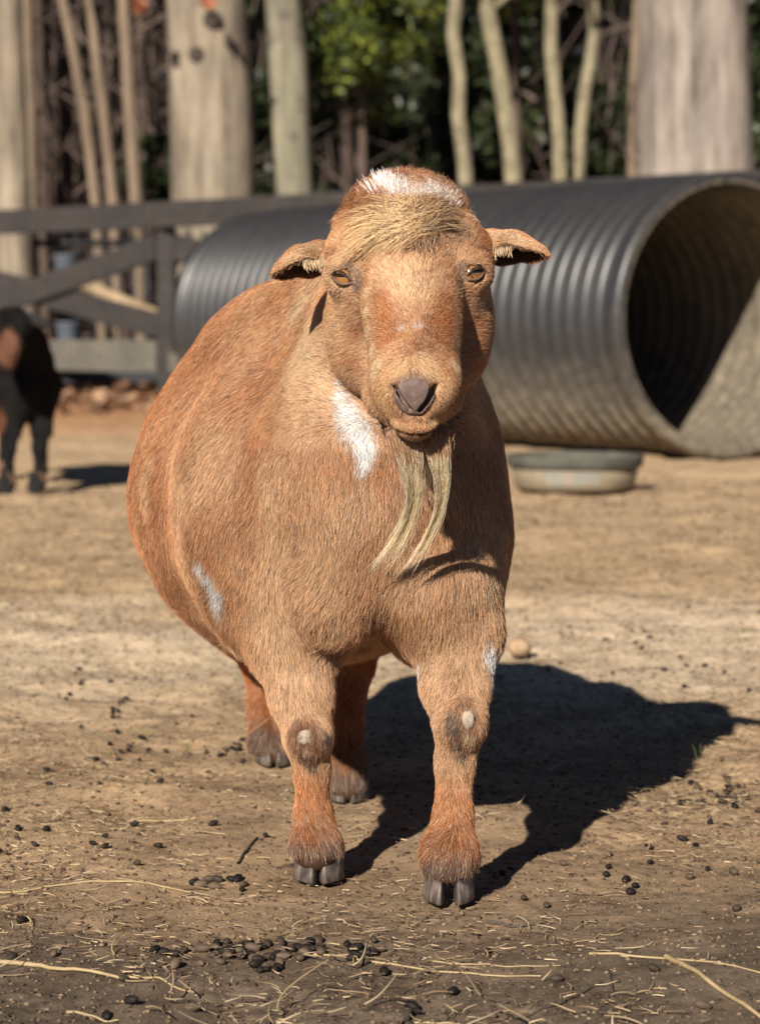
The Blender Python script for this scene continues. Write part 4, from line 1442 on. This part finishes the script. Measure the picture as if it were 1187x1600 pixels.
# eyes ------------------------------------------------------------------------
EYEM = NT('eye')
a_ = EYEM.n('ShaderNodeAttribute', attribute_name='col')
EYEM = EYEM.pbr(a_.outputs[0], .08, None, .6, Coat_Weight=1.0)
LID = NT('eyelid_skin')
n1 = LID.noise(LID.tex(), 300, 4)
LID = LID.pbr(LID.ramp(n1, [(.3, (.10, .060, .045)), (.7, (.20, .12, .085))]), .5, LID.bump(n1, .3, .0006), .4)
for c, g_, sg in ((EYEL, GZL, -1), (EYER, GZR, 1)):
    hz_ = norm(np.cross(np.array([0, 0, 1.0]), g_))
    if hz_[0] < 0: hz_ = -hz_           # towards +x
    vt = norm(np.cross(g_, hz_)); vt = vt if vt[2] > 0 else -vt
    tl = R(16) * sg
    h2 = hz_ * math.cos(tl) + vt * math.sin(tl)
    v2 = -hz_ * math.sin(tl) + vt * math.cos(tl)
    # eyeball
    nu, nv = 72, 96
    th = np.linspace(0, PI, nu)[:, None]; ph = (np.arange(nv) / nv * 2 * PI)[None]
    loc = np.stack([np.sin(th) * np.cos(ph), np.sin(th) * np.sin(ph), np.cos(th) * np.ones_like(ph)], -1).reshape(-1, 3)
    Vb = loc[:, 0:1] * hz_ + loc[:, 1:2] * vt + loc[:, 2:3] * g_
    aa, bb = loc[:, 0], loc[:, 1]
    rr = np.sqrt(aa ** 2 + bb ** 2)
    colr = np.tile(np.array([.27, .120, .034]), (len(loc), 1)) * (1 + .25 * np.sin(np.arctan2(bb, aa) * 23) * (rr > .2))[:, None]
    colr = np.where(((rr > .66))[:, None], np.array([.10, .045, .02]), colr)
    colr = np.where(((rr > .76) | (loc[:, 2] < 0))[:, None], np.array([.25, .19, .15]), colr)
    pup = (np.abs(aa) < .36) & (np.abs(bb - .10) < .085)
    colr = np.where(pup[:, None], np.array([.006, .005, .005]), colr)
    i0 = np.arange(nu - 1)[:, None] * nv + np.arange(nv)[None]
    Fb = np.stack([i0, np.roll(i0, -1, 1), np.roll(i0, -1, 1) + nv, i0 + nv], -1).reshape(-1, 4)
    eo = mesh_obj('eye', Vb * ER + c, Fb, EYEM, goat, base=GB, vcol=colr)
    # lids: a shell round the eyeball with an almond opening
    ls = SDF(axis([(c[0] - .02, c[0] + .02, .0006)]), axis([(c[1] - .02, c[1] + .016, .0006)]), axis([(c[2] - .02, c[2] + .02, .0006)]))
    X, Y, Z = np.meshgrid(*ls.ax, indexing='ij')
    dx, dy, dz = X - c[0], Y - c[1], Z - c[2]
    rad_ = np.sqrt(dx * dx + dy * dy + dz * dz)
    A_ = dx * h2[0] + dy * h2[1] + dz * h2[2]
    B_ = dx * v2[0] + dy * v2[1] + dz * v2[2]
    Gd = dx * g_[0] + dy * g_[1] + dz * g_[2]
    inn = A_ * -sg                      # + towards the inner corner
    up_lim = .0030 * (1 - np.clip(np.abs(A_ + sg * .001) / .0084, 0, 1.4) ** 2)
    lo_lim = -.0037 * (1 - np.clip(np.abs(A_ + sg * .002) / .0092, 0, 1.4) ** 2)
    alm = np.maximum(B_ - up_lim, lo_lim - B_)
    shell_ = np.maximum(rad_ - (ER + .0024 + .0010 * np.clip(B_ / .008, 0, 1)), (ER + .0002) - rad_)
    d_ = np.maximum(np.maximum(shell_, np.where(Gd > 0, -alm * .8, -1)), alm - .0022)
    d_ = np.maximum(d_, -(Gd + .002))
    ls.V = d_.astype(np.float32)
    lv, lf_ = ls.mesh()
    lv = relax(lv, lf_, 3, .5)
    mesh_obj('eyelid', lv, lf_, LID, eo, base=GB)
    # lashes on the upper lid
    t_ = rng.uniform(-.0075, .0065, 60)
    ul = .0048 * (1 - np.clip(np.abs(t_ + sg * .001) / .0084, 0, 1) ** 2)
    root = c + norm(t_[:, None] * h2 + ul[:, None] * v2 + .0100 * g_) * (ER + .0022)
    dr = norm(g_ * 1.0 - v2 * .45 + (t_ * 40)[:, None] * h2 + rng.normal(size=(60, 3)) * .18)
    Ls = rng.uniform(.0035, .0065, 60)
    PP = np.stack([root + dr * (Ls * k)[:, None] + v2 * (.0012 * k * k) for k in (0, .5, 1)], 1)
    o = curves_obj('eyelashes', PP, np.tile(np.array([.00016, .00013, .00005]), (60, 1)), np.tile(DARK * .5, (60, 1)), FUR, eo, GB)

# ears ------------------------------------------------------------------------
EARM = vcol_mat('ear_skin', .8, .2)
def make_ear(B, T, o_, sg, Rm=.0170):
    B, T = np.array(B), np.array(T)
    ax_ = norm(T - B); L = np.linalg.norm(T - B)
    o_ = np.array(o_, float); o_ = norm(o_ - ax_ * (o_ @ ax_))
    w_ = np.cross(ax_, o_); w_ = w_ if w_[1] < 0 else -w_     # towards the camera
    ns_, nt_ = 26, 25
    s_ = np.linspace(-.16, 1, ns_); t_ = np.linspace(-1, 1, nt_)
    prof = Rm * np.clip(1 - np.clip(s_, 0, 1) ** 2.6, 0, 1) ** .62 * (.86 + .26 * np.sin(np.clip(s_, 0, 1) * PI * .9))
    prof = np.maximum(prof, .0008)
    outer, inner = [], []
    for s, r_ in zip(s_, prof):
        cen = B + ax_ * L * s + o_ * (-.002 + .004 * s * s)
        opn = R(150 - 48 * min(max(s, 0) * 2.2, 1))
        for t in t_:
            ph = t * opn
            rj = r_ * (1 + .05 * math.sin(s * 14 + t * 2))
            dirv = -math.cos(ph) * o_ * .86 + math.sin(ph) * w_
            outer.append(cen + dirv * rj)
            inner.append(cen + dirv * max(rj - .0019, rj * .35))
    outer, inner = np.array(outer), np.array(inner)
    V = np.concatenate([outer, inner])
    m = ns_ * nt_
    F = []
    for i in range(ns_ - 1):
        for j in range(nt_ - 1):
            a, b, c_, d = i * nt_ + j, i * nt_ + j + 1, (i + 1) * nt_ + j + 1, (i + 1) * nt_ + j
            F.append((a, b, c_, d)); F.append((m + d, m + c_, m + b, m + a))
        for j in (0, nt_ - 1):
            a, d = i * nt_ + j, (i + 1) * nt_ + j
            F.append((a, d, m + d, m + a) if j == 0 else (d, a, m + a, m + d))
    for j in range(nt_ - 1):
        i = ns_ - 1
        a, b = i * nt_ + j, i * nt_ + j + 1
        F.append((a, b, m + b, m + a))
    F = np.array(F)
    # normals must point out of the sheet
    N = vnormals(V, F)
    mid = np.repeat(np.array([B + ax_ * L * s for s in s_]), nt_, axis=0)
    if ((outer - mid) * N[:m]).sum() < 0:
        F = F[:, ::-1]; N = -N
    vc = np.concatenate([np.tile(RUST * .9, (m, 1)), np.tile(np.array([.12, .055, .035]), (m, 1))])
    eo = mesh_obj('ear', V, F, EARM, goat, base=GB, vcol=vc)
    def ed(p): return np.ones(len(p))
    n = 15000
    P, Nn = sample_mesh(V, F, N, n, ed)
    rel = (P - B) @ ax_ / L
    cen = B + ax_ * (rel * L)[:, None]
    outw = ((P - cen) * Nn).sum(1) > 0
    up = (P - cen) @ w_ / Rm
    C = np.where(outw[:, None], TAN * .95, np.array([.25, .12, .055]))
    edge = sstep(.2, .9, up)[:, None] * outw[:, None]
    C = C * (1 - .6 * edge) + CREAM * .85 * .6 * edge
    topm = (sstep(.1, -.6, (P - cen) @ o_ / Rm + .5 * np.abs(up)) * outw)[:, None]
    C = C * (1 - .6 * topm) + RUST * .6 * topm
    C = C * rng.uniform(.6, 1.25, n)[:, None]
    L_ = np.where(outw, .0042, .0050) * rng.uniform(.6, 1.3, n)
    D = np.tile(ax_, (n, 1)) + np.stack([vnoise(P, 60, 71), vnoise(P, 60, 72), vnoise(P, 60, 73)], 1) * .4
    st, rd = grow(P, Nn, D, L_, np.where(outw, .32, .7), 4, rad=.00022, jit=.2)
    curves_obj('ear_fur', st, rd, C, FUR, eo, GB)
    # long pale hairs hanging over the opening near the head
    n = 420
    k = rng.random(n) ** 1.3
    rootp = B + ax_ * (L * (.02 + .52 * k))[:, None] + w_ * (Rm * rng.uniform(.6, .95, n))[:, None] + o_ * (Rm * rng.uniform(-.1, .35, n))[:, None]
    dd = norm(o_ * 1.0 + ax_ * (-.1 + .5 * rng.random(n))[:, None] - w_ * .10 + rng.normal(size=(n, 3)) * .16)
    Ls = rng.uniform(.006, .0145, n) * (1 - .45 * k)
    PP = np.stack([rootp + dd * (Ls * q_)[:, None] - w_ * (Ls * q_ * q_ * .15)[:, None] for q_ in (0, .33, .66, 1)], 1)
    curves_obj('ear_tuft', PP, np.tile(np.array([.00028, .00025, .0002, .00006]), (n, 1)), CREAM * rng.uniform(.6, 1.15, n)[:, None], FUR, eo, GB)
make_ear(at(512, 404, 2.075), at(424, 426, 2.050), (.05, -.50, -.86), -1)
make_ear(at(752, 389, 2.075), at(857, 395, 2.045), (-.05, -.50, -.86), 1)


def bezier(p, ts):
    """p (n,4,3) cubic"""
    out = []
    for t in ts:
        a = (1 - t) ** 3; b = 3 * (1 - t) ** 2 * t; c = 3 * (1 - t) * t * t; d = t ** 3
        out.append(p[:, 0] * a + p[:, 1] * b + p[:, 2] * c + p[:, 3] * d)
    return np.stack(out, 1)


# beard: two locks -------------------------------------------------------------
beard = []
bcol = []
brad = []
def lock(px, width, n, yy, colr, colt, rad=.00017, tipspread=1.0):
    """px: (u, v, y) key points root..tip; width in metres at each"""
    K = 9
    key = np.array([at(u, v, y) for (u, v, y) in px])
    tt = np.linspace(0, 1, K)
    kt = np.linspace(0, 1, len(key))
    cen = np.stack([np.interp(tt, kt, key[:, d]) for d in range(3)], 1)
    for _ in range(2): cen[1:-1] = (cen[:-2] + 2 * cen[1:-1] + cen[2:]) / 4
    wd = np.interp(tt, kt, width)
    a = rng.normal(size=n) * .5; b = rng.normal(size=n) * .5
    ot = rng.random(n) < .18
    a = np.clip(np.where(ot, a * 1.6, a), -1.6, 1.6); b = np.clip(b, -1.2, 1.2)
    stop = 1.04 - .62 * rng.random(n) ** 1.2
    # strands gather in a few wisps
    wi = rng.integers(0, 26, n)
    wa, wb = rng.normal(size=26) * .6, rng.normal(size=26) * .6
    stop = stop * rng.uniform(.8, 1, 26)[wi]
    out = np.empty((n, K, 3))
    for k in range(K):
        t = tt[k] * stop
        c = np.stack([np.interp(t, tt, cen[:, d]) for d in range(3)], 1)
        w_ = np.interp(t, tt, wd)
        g_ = (t * .75)
        aa = a * (1 - g_) + (wa[wi] * .8 + a * .40) * g_
        bb = b * (1 - g_) + (wb[wi] * .8 + b * .42) * g_
        out[:, k] = c + np.stack([aa * w_, bb * w_ * .55, -.004 * np.abs(aa)], 1)
        out[:, k] += (np.stack([vnoise(out[:, 0] + k * .013, 130, 81), vnoise(out[:, 0] + k * .013, 130, 82), np.zeros(n)], 1)) * .0030 * tt[k]
    beard.append(out)
    bcol.append((colr * rng.uniform(.8, 1.08, n)[:, None]))
    brad.append(np.tile(rad * np.array([1, 1, 1, 1, .95, .9, .8, .6, .2])[None], (n, 1)))
BCR = np.array([.98, .86, .62])
lock([(630, 664, 1.955), (636, 695, 1.942), (645, 740, 1.962), (651, 775, 1.990), (642, 812, 2.015), (618, 852, 2.034), (588, 892, 2.046)], [.009, .008, .0065, .0052, .0062, .0085, .0125], 800, 0, BCR, None)
lock([(678, 660, 1.960), (686, 695, 1.946), (692, 735, 1.964), (694, 770, 1.990), (686, 810, 2.015), (663, 852, 2.034), (634, 897, 2.046)], [.008, .007, .0056, .0046, .0050, .0066, .0090], 720, 0, BCR, None)
lock([(655, 664, 1.965), (668, 720, 1.985), (672, 760, 2.00), (662, 790, 2.01)], [.012, .008, .005, .004], 50, 0, BCR * .9, None)
lock([(622, 660, 1.96), (622, 700, 1.958), (632, 735, 1.975)], [.009, .008, .005], 420, 0, np.array([.55, .30, .15]), None)
lock([(652, 668, 1.958), (656, 700, 1.965), (662, 728, 1.975)], [.016, .011, .006], 600, 0, np.array([.50, .27, .13]), None)
lock([(682, 660, 1.958), (688, 700, 1.955), (691, 730, 1.972)], [.009, .007, .005], 400, 0, np.array([.52, .28, .14]), None)
curves_obj('beard', np.concatenate(beard), np.concatenate(brad), np.concatenate(bcol), BEARDM, goat, GB)

# forelock ----------------------------------------------------------------------
n = 4600
kx = rng.random(n) ** .85
thp = np.radians(np.interp(kx, [0, .25, .5, .75, 1], [196, 176, 140, 52, 6]) + rng.normal(size=n) * 10)
lp = np.interp(kx, [0, .25, .5, .75, 1], [102, 98, 46, 44, 84]) * rng.uniform(.45, 1.08, n)
ru = 640 + 24 * np.clip(rng.normal(size=n), -1.6, 1.6) - 8 * np.cos(thp)
rv = 352 + 11 * np.clip(rng.normal(size=n), -1.6, 1.6) - 8 * np.sin(thp) + .10 * np.abs(ru - 640)
dn = rng.random(n) < .06
thp = np.where(dn, np.radians(-90 + rng.normal(size=n) * 22), thp); lp = np.where(dn, rng.uniform(14, 40, n), lp)
rv = np.where(dn, 364 + rng.normal(size=n) * 6, rv)
tu = np.clip(ru + lp * np.cos(thp), 528, 752); tv = np.maximum(rv - lp * np.sin(thp) * .8 + .0035 * (ru - (ru + lp * np.cos(thp))) ** 2 * (np.cos(thp) < 0), 308)
p0 = np.stack([hit(a, b) for a, b in zip(ru, rv)])
p3 = np.stack([hit(a, b) for a, b in zip(tu, tv)]) + np.array([0, -1, .3]) * (.0035 + .008 * rng.random((n, 1)))
lm = np.linalg.norm(p3 - p0, axis=1)[:, None]
p1 = p0 + (p3 - p0) * .18 + np.array([0, -.9, .45]) * lm * .36 * rng.uniform(.6, 1.3, (n, 1))
p2 = p0 + (p3 - p0) * .62 + np.array([0, -.5, .55]) * lm * .34 * rng.uniform(.5, 1.3, (n, 1))
def hits(u, v):
    return np.stack([hit(a, b) for a, b in zip(u, v)])
FP = bezier(np.stack([p0, p1, p2, p3], 1), np.linspace(0, 1, 8))
GOLD = np.array([.62, .36, .15]); GOLD2 = np.array([.80, .58, .30])
wis = vnoise(np.stack([thp * 5, lp / 40.0, ru * 0], 1), 1.0, 91)
mixw = np.clip(.5 + .6 * wis, 0, 1)[:, None]
FC = GOLD * (1 - mixw) + GOLD2 * mixw
FC = np.where(((kx > .36) & (rng.random(n) < .5) | dn)[:, None], np.array([.30, .15, .07]), FC)
FC = np.where(((rng.random(n) < .04) | ((kx > .5) & (rng.random(n) < .12)))[:, None], CREAM * 1.1, FC)
FC = FC * rng.uniform(.6, 1.2, n)[:, None]
FP = FP + np.cumsum(np.concatenate([np.zeros((n, 1, 3)), rng.normal(size=(n, 7, 3)) * .0006], 1), 1)
FR = np.tile(.00019 * np.array([1, 1, 1, 1, .9, .8, .6, .2])[None], (n, 1))
# white crest
m = 2500
wu = np.concatenate([rng.normal(607, 12, 750), rng.uniform(600, 712, m - 750)])
wv = np.interp(wu, [580, 600, 640, 680, 710], [302, 296, 309, 311, 322]) + rng.normal(size=m) * 7
w0 = hits(wu, wv)
fan = (wu - 645) / 60.0
wd_ = norm(np.stack([fan * .55, -.45 + rng.normal(size=m) * .15, np.ones(m)], 1) + rng.normal(size=(m, 3)) * .16)
wl = rng.uniform(.006, .016, m) * np.where(np.arange(m) < 750, 1.1, .75)
WP = np.stack([w0 + wd_ * (wl * t)[:, None] + np.array([0, .010, .0]) * (t * t) * (wl / .02)[:, None] for t in np.linspace(0, 1, 8)], 1)
WC = np.where((rng.random(m) < .12)[:, None], RUST * 1.2, WHITE) * rng.uniform(.75, 1.1, m)[:, None]
# rusty tip of the crest
r3 = 380
xu = rng.normal(640, 17, r3); xv = rng.normal(279, 7, r3)
x0 = hits(xu, xv)
xd = norm(np.stack([(xu - 633) / 40, .05 * np.ones(r3), np.ones(r3)], 1) + rng.normal(size=(r3, 3)) * .16)
xl = rng.uniform(.005, .012, r3)
XP = np.stack([x0 + xd * (xl * t)[:, None] for t in np.linspace(0, 1, 8)], 1)
XC = np.tile(DRUST * 1.6, (r3, 1)) * rng.uniform(.7, 1.3, r3)[:, None]
AP = np.concatenate([FP, WP, XP]); AR = np.concatenate([FR, np.tile(FR[:1], (m + r3, 1))]); AC = np.concatenate([FC, WC, XC])
ok = (AP[:, 0, 1] < 2.16) & (np.linalg.norm(AP[:, -1] - AP[:, 0], axis=1) < .075)
curves_obj('forelock', AP[ok], AR[ok], AC[ok], LONGHAIR, goat, GB)

# ------------------------------------------------------------------ the black goat
bx = at(38, 760, 7.3)[0]
BG = np.array([bx, 7.35, 0])
bgoat = empty('goat', tuple(BG))
tag(bgoat, 'black goat with tan markings standing by the fence at the left edge', 'goat')
s = SDF(axis([(bx - .36, bx + .20, .009)]), axis([(7.05, 8.15, .011)]), axis([(-.015, .66, .009)]))
s.ell((bx - .075, 7.68, .36), (.115, .30, .145), .04, rotz(.16))
s.ell((bx - .010, 7.38, .36), (.066, .11, .125), .05)
s.ell((bx - .12, 7.95, .37), (.11, .12, .14), .04)
s.cone((bx - .01, 7.36, .44), (bx - .02, 7.24, .50), .075, .055, .04)
s.cone((bx - .02, 7.22, .50), (bx - .03, 7.10, .395), .050, .027, .02)
s.ell((bx - .02, 7.20, .505), (.046, .045, .040), .02)
for u_, y_ in ((14, 7.24), (62, 7.30)):
    a = at(u_, 700, y_)[0]
    s.chain([((a * .5 + (bx) * .5, y_ + .08, .30), .065), ((a, y_ + .05, .20), .029), ((a, y_, .135), .021), ((a, y_, .07), .014), ((a, y_, .035), .019), ((a, y_ - .01, .02), .018)], .014, .04)
for a, y_ in ((bx - .16, 7.98), (bx - .04, 7.95)):
    s.chain([((a, y_, .30), .075), ((a, y_ + .03, .17), .028), ((a, y_, .07), .020), ((a, y_, .03), .026)], .014, .04)
kV, kF = s.mesh()
kV = relax(kV, kF, 1)
kN = vnormals(kV, kF)
BK = np.array([.006, .005, .005])
def bcoat(p):
    n = len(p)
    c = np.tile(BK, (n, 1))
    x, y, z = p[:, 0] - bx, p[:, 1], p[:, 2]
    f = sstep(1.2, .7, np.sqrt(((x + .018) / .026) ** 2 + ((z - .445) / .055) ** 2)) * (y < 7.25)
    c = c * (1 - f[:, None]) + np.array([.17, .075, .045]) * f[:, None]
    f = sstep(.07, .045, z) * sstep(.02, .04, z) * .7
    c = c * (1 - f[:, None]) + np.array([.22, .13, .08]) * f[:, None]
    f = .7 * sstep(1.2, .6, np.sqrt(((x + .075) / .03) ** 2 + ((z - .22) / .05) ** 2)) * (y < 7.4)
    c = c * (1 - f[:, None]) + np.array([.25, .09, .035]) * f[:, None]
    return c
mesh_obj('body', kV, kF, SKIN, bgoat, base=BG, vcol=bcoat(kV))
n = 26000
P, Nn = sample_mesh(kV, kF, kN, n, lambda p: np.where(p[:, 1] < 7.6, 2.0, .7))
D = np.stack([np.zeros(n), np.full(n, .4), -np.ones(n)], 1)
st, rd = grow(P, Nn, D, np.where(P[:, 2] < .18, .010, .024) * rng.uniform(.6, 1.3, n), .3, 4, rad=.0008, jit=.2)
curves_obj('fur', st, rd, bcoat(P) * rng.uniform(.6, 1.8, n)[:, None], FURBLACK, bgoat, BG)
HB = NT('dark_hoof').pbr((.02, .018, .017), .5)
for u_, y_ in ((14, 7.22), (62, 7.28)):
    hoof(u_, y_, .023, .002, base=BG, par=bgoat, mat=HB, sc=1.15)
for sg, (dx, dz) in ((-1, (-.075, .01)), (1, (.07, .012))):
    V, F = lathe([(.001, 0), (.013, .008), (.020, .030), (.017, .055), (.007, .075), (.001, .08)], 14)
    V = np.array(V)
    V = np.stack([V[:, 2] * sg, V[:, 0] * .35, V[:, 1] - V[:, 2] * .35], 1) + np.array([bx - .02 + sg * .040, 7.215, .53])
    mesh_obj('ear', V, F, NT('black_ear').pbr((.015, .012, .012), .8), bgoat, base=BG)

# ------------------------------------------------------------------ small things on the ground
PEL = NT('pellet')
n1 = PEL.noise(PEL.tex(), 200, 4)
oi = PEL.n('ShaderNodeObjectInfo')
pc = PEL.ramp(oi.outputs['Random'], [(0, (.010, .008, .007)), (.45, (.020, .015, .012)), (.7, (.055, .040, .028)), (1, (.13, .09, .06))])
PEL = PEL.pbr(pc, .62, PEL.bump(n1, .6, .001), .2)
pel_me = []
for k in range(6):
    V, F = lathe([(.0004, -.0060), (.0022, -.0054), (.0039, -.0032), (.0044, 0), (.0038, .0034), (.0020, .0056), (.0004, .0061)], 10)
    V = np.array(V)
    V *= 1 + .14 * vnoise(V + k, 220, k)[:, None]
    V = np.stack([V[:, 2] * 1.12, V[:, 0], V[:, 1] * .85], 1)
    me = bpy.data.meshes.new('dropping')
    me.from_pydata([tuple(p) for p in V], [], F)
    me.polygons.foreach_set('use_smooth', np.ones(len(me.polygons), dtype=bool))
    me.materials.append(PEL)
    pel_me.append(me)
spots = []
def blob(u, v, su, sv, n):
    for _ in range(n): spots.append((rng.normal(u, su), rng.normal(v, sv)))
def dlabel(u, v):
    if v > 1440 and v < 1515 and 200 < u < 640: return 'black oval dropping in the dense cluster in front of the hooves', 'droppings in the dense front cluster'
    if 1340 < v < 1415 and 500 < u < 660: return 'black dropping on the dirt between the two front hooves', 'droppings between the front hooves'
    if 1340 < v < 1415 and 280 < u < 450: return 'black dropping just left of the front hoof on the left', 'droppings beside the left front hoof'
    if v > 1440: return 'lone dark dropping near the bottom edge outside the dense cluster', 'stray droppings along the bottom'
    if u > 940 and 1170 < v < 1290: return 'dark dropping in the loose patch right of the goat shadow', 'droppings right of the shadow'
    if u < 460 and v > 1040: return 'dark dropping on the brown dirt left of the goat legs', 'droppings left of the legs'
    if u > 640 and v > 1290: return 'dark dropping on the dirt right of the front legs', 'droppings right of the front legs'
    if v <= 1040: return 'small blurred dropping on the pale dirt band behind the goat', 'droppings on the pale dirt'
    return 'dark dropping on the dirt around the goat shadow', 'droppings around the shadow'
blob(430, 1472, 55, 6, 50); blob(340, 1470, 28, 9, 12); blob(250, 1475, 16, 8, 5); blob(560, 1478, 24, 8, 9); blob(440, 1498, 16, 5, 7)
blob(590, 1385, 22, 8, 12); blob(350, 1378, 24, 6, 9); blob(580, 1390, 10, 8, 3)
blob(1130, 1215, 35, 16, 26); blob(1060, 1240, 45, 14, 12); blob(380, 1160, 35, 10, 16); blob(230, 1170, 60, 20, 16); blob(160, 1090, 60, 25, 16)
blob(980, 1010, 120, 30, 22); blob(1000, 1340, 100, 30, 16); blob(150, 1290, 90, 40, 14); blob(760, 1575, 20, 5, 1)
for (u, v) in ((205, 1560), (760, 1478), (8, 1270), (20, 1495), (85, 1490), (300, 1560), (195, 1525), (760, 1425), (1105, 1350), (985, 1390), (165, 1335), (600, 1510), (870, 1525), (640, 1590), (1150, 1420)):
    spots.append((u, v))
while len(spots) < 290:
    v = 960 + 620 * rng.random() ** .8
    spots.append((rng.uniform(-20, 1210), v))
pc_ = 0
for (u, v) in spots[:290]:
    p = gnd(u, v)
    if abs(p[0]) < .11 and 2.03 < p[1] < 2.26: continue
    o = bpy.data.objects.new('dropping', pel_me[pc_ % 6]); pc_ += 1
    z = float(ground_z(p[0], p[1]))
    o.location = (p[0], p[1], z + .0030)
    o.rotation_euler = (rng.uniform(-.3, .3), rng.uniform(-.3, .3), rng.uniform(0, PI))
    sz = rng.uniform(.6, 1.0) if v > 1350 else rng.uniform(.5, .85)
    o.scale = (sz, sz, sz)
    link(o)
    dl = dlabel(u, v)
    tag(o, dl[0], 'dropping', dl[1])

# single stems lying in front
STALK = NT('stalk')
n1 = STALK.noise(STALK.tex(), 40, 4)
STALK = STALK.pbr(STALK.ramp(n1, [(.3, (.24, .17, .085)), (.7, (.40, .30, .16))]), .5)
TWIG = NT('twig')
n1 = TWIG.noise(TWIG.tex(), 60, 4)
TWIG = TWIG.pbr(TWIG.ramp(n1, [(.3, (.035, .027, .022)), (.7, (.09, .07, .055))]), .8)
def stem(name, pts, rad, mat, label, group=None, lift=.0):
    P = [gnd(u, v) for (u, v) in pts]
    n_ = 8
    tt = np.linspace(0, len(P) - 1, n_ * (len(P) - 1) + 1)
    P = np.array(P)
    Q = np.stack([np.interp(tt, np.arange(len(P)), P[:, d]) for d in range(3)], 1)
    for _ in range(3): Q[1:-1] = (Q[:-2] + 2 * Q[1:-1] + Q[2:]) / 4
    Q[:, 2] = ground_z(Q[:, 0], Q[:, 1]) + rad * .8 + lift
    Q[1:-1, 2] = np.maximum(Q[1:-1, 2], (Q[:-2, 2] + Q[2:, 2]) / 2)
    V, F = tube(Q, np.linspace(rad, rad * .6, len(Q)), 7, .1, 1, 1)
    c = Q[len(Q) // 2]
    o = mesh_obj(name, V - c, F, mat)
    o.location = tuple(c)
    tag(o, label, 'straw stem' if mat is STALK else 'twig', group)
    return o
stem('straw_stem', [(-10, 1499), (90, 1510), (192, 1521)], .0021, STALK, 'thick yellow straw stem at the lower left edge', 'long straw stems in front')
stem('straw_stem', [(190, 1516), (250, 1520), (305, 1528)], .0010, STALK, 'thin pale straw stem at the tip of the thick one', 'long straw stems in front')
stem('straw_stem', [(490, 1477), (580, 1492), (700, 1507), (845, 1518)], .0011, STALK, 'long thin straw stem right of the dropping cluster', 'long straw stems in front')
stem('straw_stem', [(675, 1486), (760, 1500), (880, 1506)], .0007, STALK, 'faint thin straw stem above the long thin one', 'long straw stems in front')
stem('straw_stem', [(640, 1584), (760, 1589), (925, 1592)], .0009, STALK, 'straw stem lying along the bottom edge', 'long straw stems in front')
stem('straw_stem', [(1040, 1500), (1100, 1535), (1200, 1578)], .0024, STALK, 'thick dull straw stem running out of the lower right corner', 'long straw stems in front')
stem('straw_stem', [(920, 1490), (1040, 1500), (1195, 1527)], .0011, STALK, 'long dull straw stem crossing the thick one at lower right', 'long straw stems in front')
stem('straw_stem', [(-10, 1388), (120, 1384), (300, 1390)], .0010, STALK, 'straight straw stem left of the hoof, lower of the pair', 'long straw stems in front')
stem('straw_stem', [(215, 1280), (260, 1279), (306, 1281)], .0016, STALK, 'short pale straw stem left of the front legs', 'long straw stems in front')
stem('straw_stem', [(105, 1575), (150, 1578), (185, 1580)], .0012, STALK, 'short straw piece near the bottom left', 'long straw stems in front')
stem('twig', [(632, 1590), (640, 1572), (658, 1566)], .0028, TWIG, 'short curved black twig at the bottom edge', 'dark twigs on the dirt')
stem('twig', [(950, 1515), (960, 1545), (985, 1570)], .0010, TWIG, 'thin bent dark twig at lower right', 'dark twigs on the dirt')
stem('twig', [(800, 1575), (860, 1560), (940, 1530)], .0009, TWIG, 'thin slanting dark twig right of the black curved twig', 'dark twigs on the dirt')
stem('twig', [(760, 1430), (800, 1437), (850, 1436)], .0016, TWIG, 'short dark twig right of the front hoof', 'dark twigs on the dirt')
stem('twig', [(372, 1350), (388, 1328), (402, 1312)], .0014, TWIG, 'dark twig left of the left front hoof', 'dark twigs on the dirt')
# stone
STN = NT('stone')
n1 = STN.noise(STN.tex(), 60, 5)
STN = STN.pbr(STN.ramp(n1, [(.3, (.26, .17, .10)), (.7, (.42, .29, .18))]), .9, STN.bump(n1, .5, .002))
for (u, v, r_, lab) in ((812, 1022, .020, 'round tan stone beside the goat at the shadow edge'),):
    p = gnd(u, v)
    V, F = lathe([(.05, -.6), (.6, -.5), (.95, -.1), (1, .2), (.8, .6), (.45, .82), (.05, .9)], 20)
    V = np.array(V) * r_
    V *= 1 + .18 * vnoise(V, 45, 3)[:, None]
    o = mesh_obj('stone', V, F, STN); o.location = (p[0], p[1], .008); tag(o, lab, 'stone')
